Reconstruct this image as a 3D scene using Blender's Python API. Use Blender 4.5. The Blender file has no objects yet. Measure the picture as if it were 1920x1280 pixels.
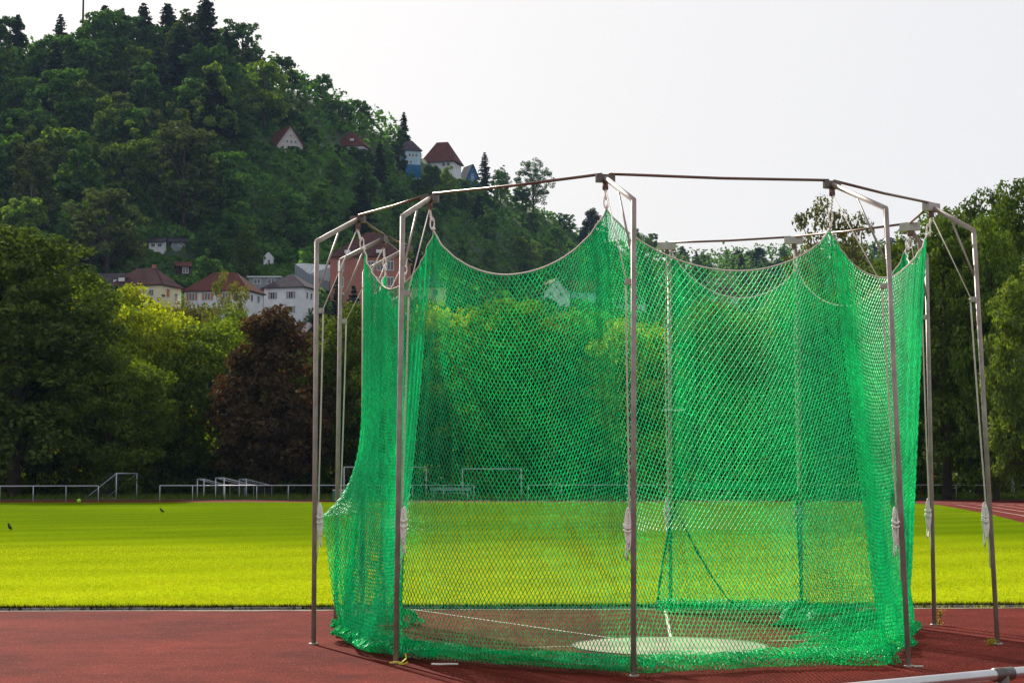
import bpy, math, random
import numpy as np
from mathutils import Vector, Matrix

# ------------------------------------------------------------------ camera, sky, sun, exposure
SC = bpy.context.scene
F = 3400.0            # focal length in pixels of a 1920 wide frame
EYE = 1.95
TH = math.atan(247.0 / F)
cam_d = bpy.data.cameras.new("camera"); cam = bpy.data.objects.new("camera", cam_d)
SC.collection.objects.link(cam); SC.camera = cam
cam_d.sensor_width = 36.0; cam_d.lens = F / 1920 * 36
cam_d.clip_start = 0.1; cam_d.clip_end = 6000
cam.location = (0, 0, EYE); cam.rotation_euler = (math.pi / 2 + TH, 0, 0)

SUN_EL, SUN_AZ = math.radians(33), math.radians(-24)      # azimuth measured from +Y towards +X
world = bpy.data.worlds.new("World"); SC.world = world; world.use_nodes = True
wn, wl = world.node_tree.nodes, world.node_tree.links
wn.clear()
sky = wn.new("ShaderNodeTexSky"); sky.sky_type = 'NISHITA'; sky.sun_disc = False
sky.sun_elevation = SUN_EL; sky.sun_rotation = SUN_AZ
sky.air_density = 1.0; sky.dust_density = 4.0; sky.ozone_density = 1.0
skm = wn.new("ShaderNodeVectorMath"); skm.operation = 'SCALE'; skm.inputs[3].default_value = 0.055
wmix = wn.new("ShaderNodeMixRGB"); wmix.inputs[0].default_value = 0.86
wmix.inputs[2].default_value = (0.472, 0.468, 0.472, 1)      # thin high white cloud over the blue
bg = wn.new("ShaderNodeBackground"); bg.inputs[1].default_value = 1.0
wo = wn.new("ShaderNodeOutputWorld")
wl.new(sky.outputs[0], skm.inputs[0]); wl.new(skm.outputs[0], wmix.inputs[1])
wl.new(wmix.outputs[0], bg.inputs[0]); wl.new(bg.outputs[0], wo.inputs[0])

sd = bpy.data.lights.new("sun", 'SUN'); so = bpy.data.objects.new("sun", sd); SC.collection.objects.link(so)
sd.energy = 5.0; sd.angle = math.radians(0.6); sd.color = (1.0, 0.93, 0.80)
tosun = Vector((math.sin(SUN_AZ) * math.cos(SUN_EL), math.cos(SUN_AZ) * math.cos(SUN_EL), math.sin(SUN_EL)))
so.rotation_euler = tosun.to_track_quat('Z', 'Y').to_euler(); so.location = (0, 0, 50)
SC.view_settings.view_transform = 'Standard'; SC.view_settings.look = 'None'
SC.view_settings.gamma = 1; SC.view_settings.exposure = 0.95
SC.cycles.max_bounces = 8; SC.cycles.transparent_max_bounces = 8
SC.cycles.diffuse_bounces = 3; SC.cycles.glossy_bounces = 3; SC.cycles.volume_bounces = 0

# ------------------------------------------------------------------ helpers
cT, sT = math.cos(TH), math.sin(TH)
def PT(px, py, d):
    a = (px - 960) / F; b = (640 - py) / F
    y = cT - b * sT; z = sT + b * cT
    k = d / y
    return np.array([a * k, d, EYE + z * k])
def GP(px, py, z=0.0):
    a = (px - 960) / F; b = (640 - py) / F
    y = cT - b * sT; zz = sT + b * cT
    k = (z - EYE) / zz
    return np.array([a * k, y * k, z])

class MB:
    def __init__(s): s.v = []; s.f = []; s.n = 0; s.m = []; s.mi = 0
    def add(s, V, Fc):
        V = np.asarray(V, float); s.v.append(V)
        for f in Fc: s.f.append([i + s.n for i in f]); s.m.append(s.mi)
        s.n += len(V)
    def box(s, c, size, R=None):
        x, y, z = [q / 2 for q in size]
        V = np.array([(-x,-y,-z),(x,-y,-z),(x,y,-z),(-x,y,-z),(-x,-y,z),(x,-y,z),(x,y,z),(-x,y,z)])
        if R is not None: V = V @ np.array(R).T
        s.add(V + np.array(c), [(0,3,2,1),(4,5,6,7),(0,1,5,4),(1,2,6,5),(2,3,7,6),(3,0,4,7)])
    def tube(s, pts, r, n=8, cap=True):
        pts = [np.asarray(p, float) for p in pts]; m = len(pts)
        rs = r if hasattr(r, '__len__') else [r] * m
        V = []; up = None
        for i, p in enumerate(pts):
            t = pts[min(i + 1, m - 1)] - pts[max(i - 1, 0)]; t = t / (np.linalg.norm(t) + 1e-9)
            if up is None:
                up = np.array([0, 0, 1.0]) if abs(t[2]) < .9 else np.array([1.0, 0, 0])
            a = np.cross(t, up); a /= np.linalg.norm(a) + 1e-9; b = np.cross(a, t); up = b
            for k in range(n):
                w = 2 * math.pi * k / n
                V.append(p + rs[i] * (math.cos(w) * a + math.sin(w) * b))
        Fc = []
        for i in range(m - 1):
            for k in range(n):
                Fc.append((i*n+k, i*n+(k+1) % n, (i+1)*n+(k+1) % n, (i+1)*n+k))
        if cap: Fc += [tuple(range(n))[::-1], tuple(range((m-1)*n, m*n))]
        s.add(V, Fc)
    def build(s, name, mats, parent=None, smooth=False, loc=None):
        me = bpy.data.meshes.new(name)
        V = np.vstack(s.v) if s.v else np.zeros((0, 3))
        if loc is not None: V = V - np.array(loc)
        me.from_pydata(V.tolist(), [], s.f)
        for m in (mats if isinstance(mats, (list, tuple)) else [mats]): me.materials.append(m)
        if any(s.m): me.polygons.foreach_set('material_index', s.m)
        if smooth: me.polygons.foreach_set('use_smooth', [True] * len(s.f))
        me.update()
        o = bpy.data.objects.new(name, me); SC.collection.objects.link(o)
        if parent: o.parent = parent
        if loc is not None: o.location = loc
        return o

def quads(name, V, mat, parent=None, k=4, mesh_only=False):
    """fast mesh of n separate k-gons; V has shape (n*k,3)"""
    me = bpy.data.meshes.new(name); n = len(V) // k
    me.vertices.add(len(V)); me.vertices.foreach_set('co', np.asarray(V, np.float32).ravel())
    me.loops.add(n * k); me.loops.foreach_set('vertex_index', np.arange(n * k, dtype=np.int32))
    me.polygons.add(n); me.polygons.foreach_set('loop_start', np.arange(0, n * k, k, dtype=np.int32))
    me.update(calc_edges=True)
    me.materials.append(mat)
    if mesh_only: return me
    o = bpy.data.objects.new(name, me); SC.collection.objects.link(o)
    if parent: o.parent = parent
    return o
def idxmesh(name, V, Q, mat, parent=None):
    me = bpy.data.meshes.new(name); n, k = Q.shape
    me.vertices.add(len(V)); me.vertices.foreach_set('co', np.asarray(V, np.float32).ravel())
    me.loops.add(n * k); me.loops.foreach_set('vertex_index', Q.astype(np.int32).ravel())
    me.polygons.add(n); me.polygons.foreach_set('loop_start', np.arange(0, n * k, k, dtype=np.int32))
    me.update(calc_edges=True); me.materials.append(mat)
    me.polygons.foreach_set('use_smooth', [True] * n)
    o = bpy.data.objects.new(name, me); SC.collection.objects.link(o)
    if parent: o.parent = parent
    return o
def tag(o, label=None, cat=None, group=None, kind=None):
    if label: o['label'] = label
    if cat: o['category'] = cat
    if group: o['group'] = group
    if kind: o['kind'] = kind
    return o
def empty(name, loc=(0, 0, 0), rz=0):
    o = bpy.data.objects.new(name, None); SC.collection.objects.link(o)
    o.location = loc; o.rotation_euler = (0, 0, rz); o.empty_display_size = .2
    return o
def copy_tree(o, parent=None):
    c = o.copy(); SC.collection.objects.link(c); c.parent = parent
    for ch in [x for x in SC.objects if x.parent == o]: copy_tree(ch, c)
    return c

# ------------------------------------------------------------------ materials
def newmat(name):
    m = bpy.data.materials.new(name); m.use_nodes = True
    return m, m.node_tree.nodes, m.node_tree.links
def noise_col(n, l, coord, c1, c2, scale, detail=6, rough=.6, lo=.35, hi=.65):
    t = n.new("ShaderNodeTexNoise"); t.inputs['Scale'].default_value = scale
    t.inputs['Detail'].default_value = detail; t.inputs['Roughness'].default_value = rough
    r = n.new("ShaderNodeValToRGB"); r.color_ramp.elements[0].position = lo; r.color_ramp.elements[1].position = hi
    r.color_ramp.elements[0].color = (*c1, 1); r.color_ramp.elements[1].color = (*c2, 1)
    l.new(coord, t.inputs['Vector']); l.new(t.outputs['Fac'], r.inputs[0])
    return r.outputs[0], t.outputs['Fac']
def mat(name, c1, c2=None, scale=3, rough=.7, metal=0, bump=0, bscale=40, spec=.4, lo=.35, hi=.65):
    m, n, l = newmat(name); b = n['Principled BSDF']
    tc = n.new("ShaderNodeTexCoord"); co = tc.outputs['Object']
    c2 = c2 or tuple(x * .8 for x in c1)
    col, _ = noise_col(n, l, co, c1, c2, scale, lo=lo, hi=hi); l.new(col, b.inputs['Base Color'])
    b.inputs['Roughness'].default_value = rough; b.inputs['Metallic'].default_value = metal
    b.inputs['Specular IOR Level'].default_value = spec
    if bump:
        t = n.new("ShaderNodeTexNoise"); t.inputs['Scale'].default_value = bscale; t.inputs['Detail'].default_value = 5
        l.new(co, t.inputs['Vector']); bp = n.new("ShaderNodeBump"); bp.inputs['Strength'].default_value = bump
        bp.inputs['Distance'].default_value = .02
        l.new(t.outputs['Fac'], bp.inputs['Height']); l.new(bp.outputs[0], b.inputs['Normal'])
    return m
def leafmat(name, c1, c2, trans=.35, scale=.5, var=.5, tcol=None, gloss=.012):
    m, n, l = newmat(name); n.clear()
    tc = n.new("ShaderNodeTexCoord"); col, _ = noise_col(n, l, tc.outputs['Object'], c1, c2, scale, detail=4, lo=.38, hi=.62)
    oi = n.new("ShaderNodeObjectInfo"); mr = n.new("ShaderNodeMapRange")
    mr.inputs[3].default_value = 1 - var / 2; mr.inputs[4].default_value = 1 + var / 2
    l.new(oi.outputs['Random'], mr.inputs[0])
    ge = n.new("ShaderNodeNewGeometry"); mr2 = n.new("ShaderNodeMapRange")
    mr2.inputs[3].default_value = .65; mr2.inputs[4].default_value = 1.35
    l.new(ge.outputs['Random Per Island'], mr2.inputs[0])
    mu = n.new("ShaderNodeMath"); mu.operation = 'MULTIPLY'; l.new(mr.outputs[0], mu.inputs[0]); l.new(mr2.outputs[0], mu.inputs[1])
    hs = n.new("ShaderNodeVectorMath"); hs.operation = 'SCALE'; l.new(col, hs.inputs[0]); l.new(mu.outputs[0], hs.inputs[3])
    d = n.new("ShaderNodeBsdfDiffuse"); t = n.new("ShaderNodeBsdfTranslucent"); g = n.new("ShaderNodeBsdfGlossy")
    g.inputs['Roughness'].default_value = .6
    l.new(hs.outputs[0], d.inputs[0])
    tm = n.new("ShaderNodeVectorMath"); tm.operation = 'MULTIPLY'; tm.inputs[1].default_value = tcol or (1.5, 1.35, .5)
    l.new(hs.outputs[0], tm.inputs[0]); l.new(tm.outputs[0], t.inputs[0])
    mx = n.new("ShaderNodeMixShader"); mx.inputs[0].default_value = trans
    l.new(d.outputs[0], mx.inputs[1]); l.new(t.outputs[0], mx.inputs[2])
    mg = n.new("ShaderNodeMixShader"); mg.inputs[0].default_value = gloss
    l.new(mx.outputs[0], mg.inputs[1]); l.new(g.outputs[0], mg.inputs[2])
    o = n.new("ShaderNodeOutputMaterial"); l.new(mg.outputs[0], o.inputs[0])
    return m

M = {}
M['steel'] = mat('galvanised_steel', (.34, .285, .265), (.22, .18, .165), 5, .5, .1, .1, 120)
M['bar'] = mat('weathered_red_brown_pipe', (.16, .085, .065), (.11, .06, .05), 5, .38, .35, .1, 90)
M['box'] = mat('grey_metal_box', (.42, .41, .37), (.33, .31, .28), 9, .5, .3)
M['alu'] = mat('aluminium_pipe', (.55, .56, .58), (.45, .46, .48), 4, .3, .8)
M['clamp'] = mat('dark_clamp', (.14, .12, .11), (.08, .07, .07), 9, .4, .6)
M['white_pipe'] = mat('white_painted_pipe', (.55, .58, .66), (.42, .45, .52), 1.5, .45)
M['rope'] = mat('off_white_rope', (.72, .66, .60), (.55, .48, .42), 60, .9)
M['rope_w'] = mat('white_rope', (.88, .85, .82), (.75, .71, .67), 30, .9)
M['bark'] = mat('bark', (.06, .045, .035), (.03, .024, .02), 3, .95, 0, .5, 15)
M['concrete'] = mat('pale_concrete', (.27, .24, .16), (.15, .13, .085), 1.6, .85, 0, .2, 60)
M['kerb'] = mat('grey_kerb', (.30, .285, .28), (.15, .14, .14), 1.3, .8, 0, .2, 50)
M['line'] = mat('worn_white_line', (.55, .52, .48), (.30, .22, .20), 9, .8)
M['dark'] = mat('black_rubber', (.012, .012, .012), (.02, .018, .016), 8, .8)
M['earth'] = mat('dry_earth', (.16, .11, .06), (.09, .06, .035), 3, .95)
M['white'] = mat('white_render', (.62, .64, .70), (.52, .54, .60), .5, .8, spec=.04)
M['cream'] = mat('cream_render', (.66, .62, .42), (.58, .54, .36), .5, .8, spec=.04)
M['brick'] = mat('red_brick', (.36, .15, .125), (.29, .12, .10), .6, .85, spec=.04)
M['roof_red'] = mat('red_roof_tiles', (.115, .042, .034), (.07, .028, .025), .7, .8, spec=.04)
M['roof_dark'] = mat('dark_roof_tiles', (.085, .04, .04), (.055, .03, .03), .7, .8, spec=.04)
M['roof_slate'] = mat('slate_roof', (.07, .058, .072), (.045, .038, .05), .8, .95, spec=.04)
M['roof_blue'] = mat('blue_black_roof', (.025, .03, .05), (.018, .02, .035), .8, .95, spec=.04)
M['paleblue'] = mat('pale_blue_cladding', (.36, .50, .62), (.30, .43, .56), .8, .75, spec=.04)
M['blue'] = mat('blue_paint', (.03, .14, .30), (.025, .11, .24), .8, .7, spec=.04)
M['pane'] = mat('window_glass', (.03, .035, .045), (.05, .055, .07), 2, .15, 0, spec=.8)
M['shutter'] = mat('orange_shutter', (.42, .15, .05), (.35, .12, .04), 4, .7)
M['grey_sh'] = mat('grey_shutter', (.22, .25, .28), (.17, .2, .23), 4, .7)
M['timber'] = mat('dark_timber', (.035, .022, .02), (.05, .03, .025), 5, .8, spec=.04)
M['pinkish'] = mat('pinkish_render', (.48, .43, .45), (.40, .36, .38), .8, .8, spec=.04)
M['glasshouse'] = mat('greenhouse_glass', (.10, .14, .19), (.06, .09, .13), .4, .2, .1, spec=.7)
M['greenboard'] = mat('green_painted_board', (.01, .20, .10), (.01, .15, .08), 4, .6)
M['bird'] = mat('black_feathers', (.008, .008, .010), (.014, .012, .014), 20, .9, spec=.1)
M['ball'] = mat('lime_ball', (.35, .75, .02), (.30, .62, .02), 8, .6)
M['weed'] = leafmat('yellow_weed', (.30, .26, .01), (.18, .24, .02), .5, 30)
M['tape'] = mat('yellow_tape', (.75, .62, .02), (.6, .5, .02), 10, .6)

# net cord
def netmat(name, c1, c2, tr, sc=25):
    m, n, l = newmat(name); n.clear()
    tc = n.new("ShaderNodeTexCoord"); col, _ = noise_col(n, l, tc.outputs['Object'], c1, c2, sc, detail=2)
    p = n.new("ShaderNodeBsdfPrincipled"); p.inputs['Roughness'].default_value = .42
    p.inputs['Specular IOR Level'].default_value = .45
    ge = n.new("ShaderNodeNewGeometry"); mr = n.new("ShaderNodeMapRange"); mr.inputs[3].default_value = .78; mr.inputs[4].default_value = 1.12
    l.new(ge.outputs['Random Per Island'], mr.inputs[0])
    f2 = n.new("ShaderNodeTexNoise"); f2.inputs['Scale'].default_value = 1.1; f2.inputs['Detail'].default_value = 4; l.new(tc.outputs['Object'], f2.inputs['Vector'])
    mr3 = n.new("ShaderNodeMapRange"); mr3.inputs[1].default_value = .3; mr3.inputs[2].default_value = .7; mr3.inputs[3].default_value = .8; mr3.inputs[4].default_value = 1.15
    l.new(f2.outputs['Fac'], mr3.inputs[0]); mm = n.new("ShaderNodeMath"); mm.operation = 'MULTIPLY'; l.new(mr.outputs[0], mm.inputs[0]); l.new(mr3.outputs[0], mm.inputs[1])
    vs = n.new("ShaderNodeVectorMath"); vs.operation = 'SCALE'; l.new(col, vs.inputs[0]); l.new(mm.outputs[0], vs.inputs[3]); col = vs.outputs[0]
    t = n.new("ShaderNodeBsdfTranslucent"); l.new(col, p.inputs['Base Color']); l.new(col, t.inputs[0])
    mx = n.new("ShaderNodeMixShader"); mx.inputs[0].default_value = tr
    l.new(p.outputs[0], mx.inputs[1]); l.new(t.outputs[0], mx.inputs[2])
    o = n.new("ShaderNodeOutputMaterial"); l.new(mx.outputs[0], o.inputs[0]); return m
M['net'] = netmat('green_net_cord', (.004, .84, .39), (.0, .67, .29), .6)
M['net_dark'] = netmat('green_net_seam', (.0, .32, .13), (.0, .22, .09), .3)

# leaves
L = {}
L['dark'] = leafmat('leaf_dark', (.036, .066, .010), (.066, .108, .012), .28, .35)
L['mid'] = leafmat('leaf_mid', (.055, .095, .008), (.09, .14, .010), .42, .35)
L['bright'] = leafmat('leaf_bright', (.18, .25, .010), (.30, .36, .012), .38, .3)
L['olive'] = leafmat('leaf_olive', (.085, .10, .018), (.13, .14, .025), .33, .4)
L['copper'] = leafmat('leaf_copper', (.040, .028, .013), (.072, .046, .017), .28, .4, tcol=(1.5, 1.0, .4))
L['yellow'] = leafmat('leaf_yellow', (.06, .105, .014), (.105, .15, .02), .32, .5)
L['right'] = leafmat('leaf_right', (.048, .095, .010), (.095, .155, .014), .30, .4)
L['h1'] = leafmat('hill_leaf_green', (.026, .072, .014), (.050, .122, .020), .36, .12, .8)
L['h2'] = leafmat('hill_leaf_light', (.062, .125, .016), (.10, .165, .020), .42, .12, .6)
L['h3'] = leafmat('hill_leaf_olive', (.040, .066, .017), (.062, .088, .022), .28, .12, .6)
L['conifer'] = leafmat('conifer_needles', (.014, .032, .018), (.026, .048, .022), .2, .2, .6)

# ------------------------------------------------------------------ ground
def groundmat():
    m, n, l = newmat('red_tartan_track'); b = n['Principled BSDF']
    tc = n.new("ShaderNodeTexCoord"); co = tc.outputs['Object']
    col, _ = noise_col(n, l, co, (.128, .019, .014), (.068, .0105, .008), .35, 8, .65, .35, .68)
    sp = n.new("ShaderNodeTexNoise"); sp.inputs['Scale'].default_value = 55; sp.inputs['Detail'].default_value = 2
    l.new(co, sp.inputs['Vector'])
    r = n.new("ShaderNodeValToRGB"); r.color_ramp.elements[0].position = .40; r.color_ramp.elements[1].position = .72
    r.color_ramp.elements[0].color = (.55, .55, .55, 1); r.color_ramp.elements[1].color = (1.9, 1.8, 1.75, 1)
    l.new(sp.outputs['Fac'], r.inputs[0])
    mm = n.new("ShaderNodeMixRGB"); mm.blend_type = 'MULTIPLY'; mm.inputs[0].default_value = 1
    l.new(col, mm.inputs[1]); l.new(r.outputs[0], mm.inputs[2])
    # large faded and stained areas
    st = n.new("ShaderNodeTexNoise"); st.inputs['Scale'].default_value = 1.6; st.inputs['Detail'].default_value = 7; st.inputs['Roughness'].default_value = .7; l.new(co, st.inputs['Vector'])
    s2 = n.new("ShaderNodeMapRange"); s2.inputs[1].default_value = .32; s2.inputs[2].default_value = .68; s2.inputs[3].default_value = .70; s2.inputs[4].default_value = 1.18; l.new(st.outputs['Fac'], s2.inputs[0])
    s3 = n.new("ShaderNodeVectorMath"); s3.operation = 'SCALE'; l.new(mm.outputs[0], s3.inputs[0]); l.new(s2.outputs[0], s3.inputs[3])
    # pale worn flecks
    v = n.new("ShaderNodeTexVoronoi"); v.inputs['Scale'].default_value = 7; l.new(co, v.inputs['Vector'])
    lt = n.new("ShaderNodeMath"); lt.operation = 'LESS_THAN'; lt.inputs[1].default_value = .085; l.new(v.outputs['Distance'], lt.inputs[0])
    sc2 = n.new("ShaderNodeMath"); sc2.operation = 'MULTIPLY'; sc2.inputs[1].default_value = .45; l.new(lt.outputs[0], sc2.inputs[0])
    m2 = n.new("ShaderNodeMixRGB"); l.new(sc2.outputs[0], m2.inputs[0]); l.new(s3.outputs[0], m2.inputs[1])
    m2.inputs[2].default_value = (.30, .15, .12, 1)
    l.new(m2.outputs[0], b.inputs['Base Color']); b.inputs['Roughness'].default_value = .9
    b.inputs['Specular IOR Level'].default_value = .02
    bp = n.new("ShaderNodeBump"); bp.inputs['Strength'].default_value = .8; bp.inputs['Distance'].default_value = .01
    l.new(sp.outputs['Fac'], bp.inputs['Height']); l.new(bp.outputs[0], b.inputs['Normal'])
    return m
M['track'] = groundmat()
def grassmat():
    m, n, l = newmat('mown_grass'); b = n['Principled BSDF']
    tc = n.new("ShaderNodeTexCoord"); co = tc.outputs['Object']
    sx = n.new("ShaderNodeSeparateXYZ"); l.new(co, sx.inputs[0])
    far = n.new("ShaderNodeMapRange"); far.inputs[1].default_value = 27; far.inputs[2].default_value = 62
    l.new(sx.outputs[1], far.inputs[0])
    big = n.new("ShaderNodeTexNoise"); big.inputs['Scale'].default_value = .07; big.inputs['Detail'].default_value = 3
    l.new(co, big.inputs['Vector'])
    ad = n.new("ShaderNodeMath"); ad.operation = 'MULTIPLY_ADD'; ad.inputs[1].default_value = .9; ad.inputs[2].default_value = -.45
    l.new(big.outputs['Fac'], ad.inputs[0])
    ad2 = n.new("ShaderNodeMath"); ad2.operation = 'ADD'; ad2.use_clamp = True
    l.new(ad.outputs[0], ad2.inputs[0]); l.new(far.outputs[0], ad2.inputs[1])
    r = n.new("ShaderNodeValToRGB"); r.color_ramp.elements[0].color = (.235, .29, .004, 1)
    r.color_ramp.elements[1].color = (.072, .118, .002, 1); l.new(ad2.outputs[0], r.inputs[0])  # yellow near to green far: backlight gradient painted into the grass colour
    # mowing stripes
    mp = n.new("ShaderNodeMapping"); mp.inputs['Rotation'].default_value = (0, 0, math.radians(-38)); l.new(co, mp.inputs[0])
    wv = n.new("ShaderNodeTexWave"); wv.bands_direction = 'Y'; wv.inputs['Scale'].default_value = .075
    wv.inputs['Distortion'].default_value = 1.2; wv.inputs['Detail'].default_value = 3; wv.inputs['Detail Scale'].default_value = .4
    l.new(mp.outputs[0], wv.inputs['Vector'])
    wr = n.new("ShaderNodeMapRange"); wr.inputs[3].default_value = .90; wr.inputs[4].default_value = 1.07; l.new(wv.outputs['Fac'], wr.inputs[0])
    mp2 = n.new("ShaderNodeMapping"); mp2.inputs['Scale'].default_value = (1.0, .45, 1); l.new(co, mp2.inputs[0])
    fi = n.new("ShaderNodeTexNoise"); fi.inputs['Scale'].default_value = 9; fi.inputs['Detail'].default_value = 8; fi.inputs['Roughness'].default_value = .75
    l.new(mp2.outputs[0], fi.inputs['Vector'])
    fr = n.new("ShaderNodeMapRange"); fr.inputs[1].default_value = .3; fr.inputs[2].default_value = .7
    fr.inputs[3].default_value = .60; fr.inputs[4].default_value = 1.36; l.new(fi.outputs['Fac'], fr.inputs[0])
    mu = n.new("ShaderNodeMath"); mu.operation = 'MULTIPLY'; l.new(wr.outputs[0], mu.inputs[0]); l.new(fr.outputs[0], mu.inputs[1])
    sc = n.new("ShaderNodeVectorMath"); sc.operation = 'SCALE'; l.new(r.outputs[0], sc.inputs[0]); l.new(mu.outputs[0], sc.inputs[3])
    l.new(sc.outputs[0], b.inputs['Base Color']); b.inputs['Roughness'].default_value = 1; b.inputs['Specular IOR Level'].default_value = .0
    bp = n.new("ShaderNodeBump"); bp.inputs['Strength'].default_value = .5; bp.inputs['Distance'].default_value = .03
    l.new(fi.outputs['Fac'], bp.inputs['Height']); l.new(bp.outputs[0], b.inputs['Normal'])
    return m
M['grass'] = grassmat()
M['blade'] = leafmat('grass_blade', (.19, .245, .004), (.31, .33, .012), .5, .6, tcol=(1.1, 1.1, .6))
M['rough'] = mat('rough_ground', (.030, .045, .010), (.016, .026, .008), .3, .95)

def sheet(name, pts, z, m):
    b = MB(); b.add([(x, y, z) for x, y in pts], [tuple(range(len(pts)))])
    return tag(b.build(name, m), kind='structure')
sheet('ground', [(-2500, -60), (2500, -60), (2500, 2600), (-2500, 2600)], 0, M['rough'])
KY0 = 26.35     # near kerb
def ky(x): return 26.45 + .045 * x
# red running track and throwing apron
edge = [(-70, ky(-70)), (14.2, ky(14.2)), (15.2, 32), (16.6, 45), (18.2, 58), (19.9, 70.5), (22.5, 85), (24.8, 101), (26.4, 113), (26.2, 118), (25, 121.5), (18, 123), (-10, 123.5), (-70, 121)]
sheet('running_track', [(-75, -20), (60, -20), (60, 75), (52, 132.5), (-20, 132.5), (-75, 127)], .004, M['track'])
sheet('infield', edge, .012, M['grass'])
# track lanes
b = MB()
off = 1.22
path = edge[3:13]
for k in range(1, 6):
    P0 = [np.array(p) for p in path]
    pts = []
    for i, p in enumerate(P0):
        t = P0[min(i+1, len(P0)-1)] - P0[max(i-1, 0)]; t = t / np.linalg.norm(t); nrm = np.array([t[1], -t[0]])
        pts.append((p + nrm * off * k, nrm))
    for i in range(len(pts) - 1):
        (a, na), (c, nc) = pts[i], pts[i+1]
        q = [a - na*.03, c - nc*.03, c + nc*.03, a + na*.03]
        b.add([(x[0], x[1], .009) for x in q], [(0, 1, 2, 3)])
tag(b.build('track_lane_markings', M['line']), kind='structure')

# kerb strip: separate stones
b = MB()
x = -14.0; rnd = random.Random(4)
while x < 14.1:
    l_ = 1.0
    yy = ky(x + l_/2) - .09 + rnd.uniform(-.006, .006)
    R = Matrix.Rotation(math.atan(.045) + rnd.uniform(-.004, .004), 3, 'Z')
    b.box((x + l_/2, yy, .015 + rnd.uniform(-.004, .004)), (l_ - .03, .05, .045), R)
    x += l_
tag(b.build('kerb', M['kerb']), kind='structure')
b = MB(); b.add([(-70, ky(-70)-.30, .008), (14.4, ky(14.4)-.30, .008), (14.4, ky(14.4)+.1, .008), (-70, ky(-70)+.1, .008)], [(0, 1, 2, 3)])
tag(b.build('drainage_gutter', M['dark']), kind='structure')
b = MB(); pts = []
N_ = 160
for i in range(N_ + 1):
    xx = -12 + 24 * i / N_; pts.append((xx, ky(xx) - .29 - .08 * rnd.random() - .06*math.sin(xx*1.3), .0085))
top_ = [(p[0], ky(p[0]) - .22, .0085) for p in pts]
b.add(pts + top_, [(i, i+1, N_+2+i, N_+1+i) for i in range(N_)])
tag(b.build('earth_strip', M['earth']), kind='structure')

# grass blades near the edge: one mass
rg = np.random.default_rng(3)
def blades(n, xf, yf, h0, h1, w):
    X, Y = xf(n), None
    Y = yf(n, X); H = rg.uniform(h0, h1, n); a = rg.uniform(0, math.pi * 2, n)
    lx, ly = rg.normal(0, .35, n) * H, rg.normal(0, .35, n) * H
    dx, dy = np.cos(a) * w, np.sin(a) * w
    V = np.zeros((n, 3, 3)); V[:, 0] = np.stack([X - dx, Y - dy, np.full(n, .01)], 1)
    V[:, 1] = np.stack([X + dx, Y + dy, np.full(n, .01)], 1); V[:, 2] = np.stack([X + lx, Y + ly, .01 + H], 1)
    return V.reshape(-1, 3)
VB = [blades(70000, lambda n: rg.uniform(-1, 1, n), lambda n, X: 26.5 + (rg.random(n) ** 1.3) * 22, .02, .05, .006)]
v0 = VB[0]; yc = v0[2::3, 1]; ys = np.repeat(yc, 3); xc = np.repeat(v0[0::3, 0], 3)
v0[:, 0] += xc * (ys * .29 + .3) - xc
VB.append(blades(26000, lambda n: rg.uniform(-8.4, 8.4, n), lambda n, X: ky(X) + .02 + np.abs(rg.normal(0, .06, n)), .03, .09, .006))
V_ = np.vstack(VB)
tag(quads('grass', V_, M['blade'], k=3), 'short sunlit yellow-green grass of the infield edge', 'grass', kind='stuff')
# grass fringe overhanging the kerb, its shadow line put into the dark blade colour
M['fringe'] = leafmat('fringe_shadow_tone', (.012, .014, .003), (.035, .045, .006), .15, 1.2)
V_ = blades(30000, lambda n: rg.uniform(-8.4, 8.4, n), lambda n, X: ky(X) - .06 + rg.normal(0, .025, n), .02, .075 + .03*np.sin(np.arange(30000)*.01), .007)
tag(quads('edge_grass', V_, M['fringe'], k=3), 'ragged grass fringe growing over the kerb, shadow line put into its dark colour', 'grass', kind='stuff')

# throwing circle and its lines
CC = GP(1256, 1211); CR = 1.09
b = MB(); n_ = 64
b.add([(CC[0] + CR*math.cos(2*math.pi*i/n_), CC[1] + CR*math.sin(2*math.pi*i/n_), .009) for i in range(n_)], [tuple(range(n_))])
tag(b.build('throwing_circle', M['concrete']), 'pale round concrete throwing circle inside the green net', 'throwing circle', kind='structure')
b = MB()
for i in range(n_):
    a0, a1 = 2*math.pi*i/n_, 2*math.pi*(i+1)/n_
    b.add([(CC[0]+r*math.cos(a), CC[1]+r*math.sin(a), .013) for r, a in ((CR-.01, a0), (CR+.02, a0), (CR+.02, a1), (CR-.01, a1))], [(0, 1, 2, 3)])
tag(b.build('circle_rim', M['clamp']), kind='structure')
def gline(b, p, q, w=.05, z=.009):
    p, q = np.array(p[:2]), np.array(q[:2]); t = (q - p) / np.linalg.norm(q - p); n = np.array([-t[1], t[0]]) * w / 2
    b.add([(*(p - n), z), (*(q - n), z), (*(q + n), z), (*(p + n), z)], [(0, 1, 2, 3)])
b = MB()
gline(b, GP(755, 1140), GP(1150, 1197), .036); gline(b, GP(1247, 1142), GP(1257, 1194), .035)
gline(b, GP(970, 1215), GP(1072, 1212), .03); gline(b, GP(1441, 1202), GP(1520, 1200), .03)
tag(b.build('ground_markings', M['line']), kind='structure')

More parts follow.
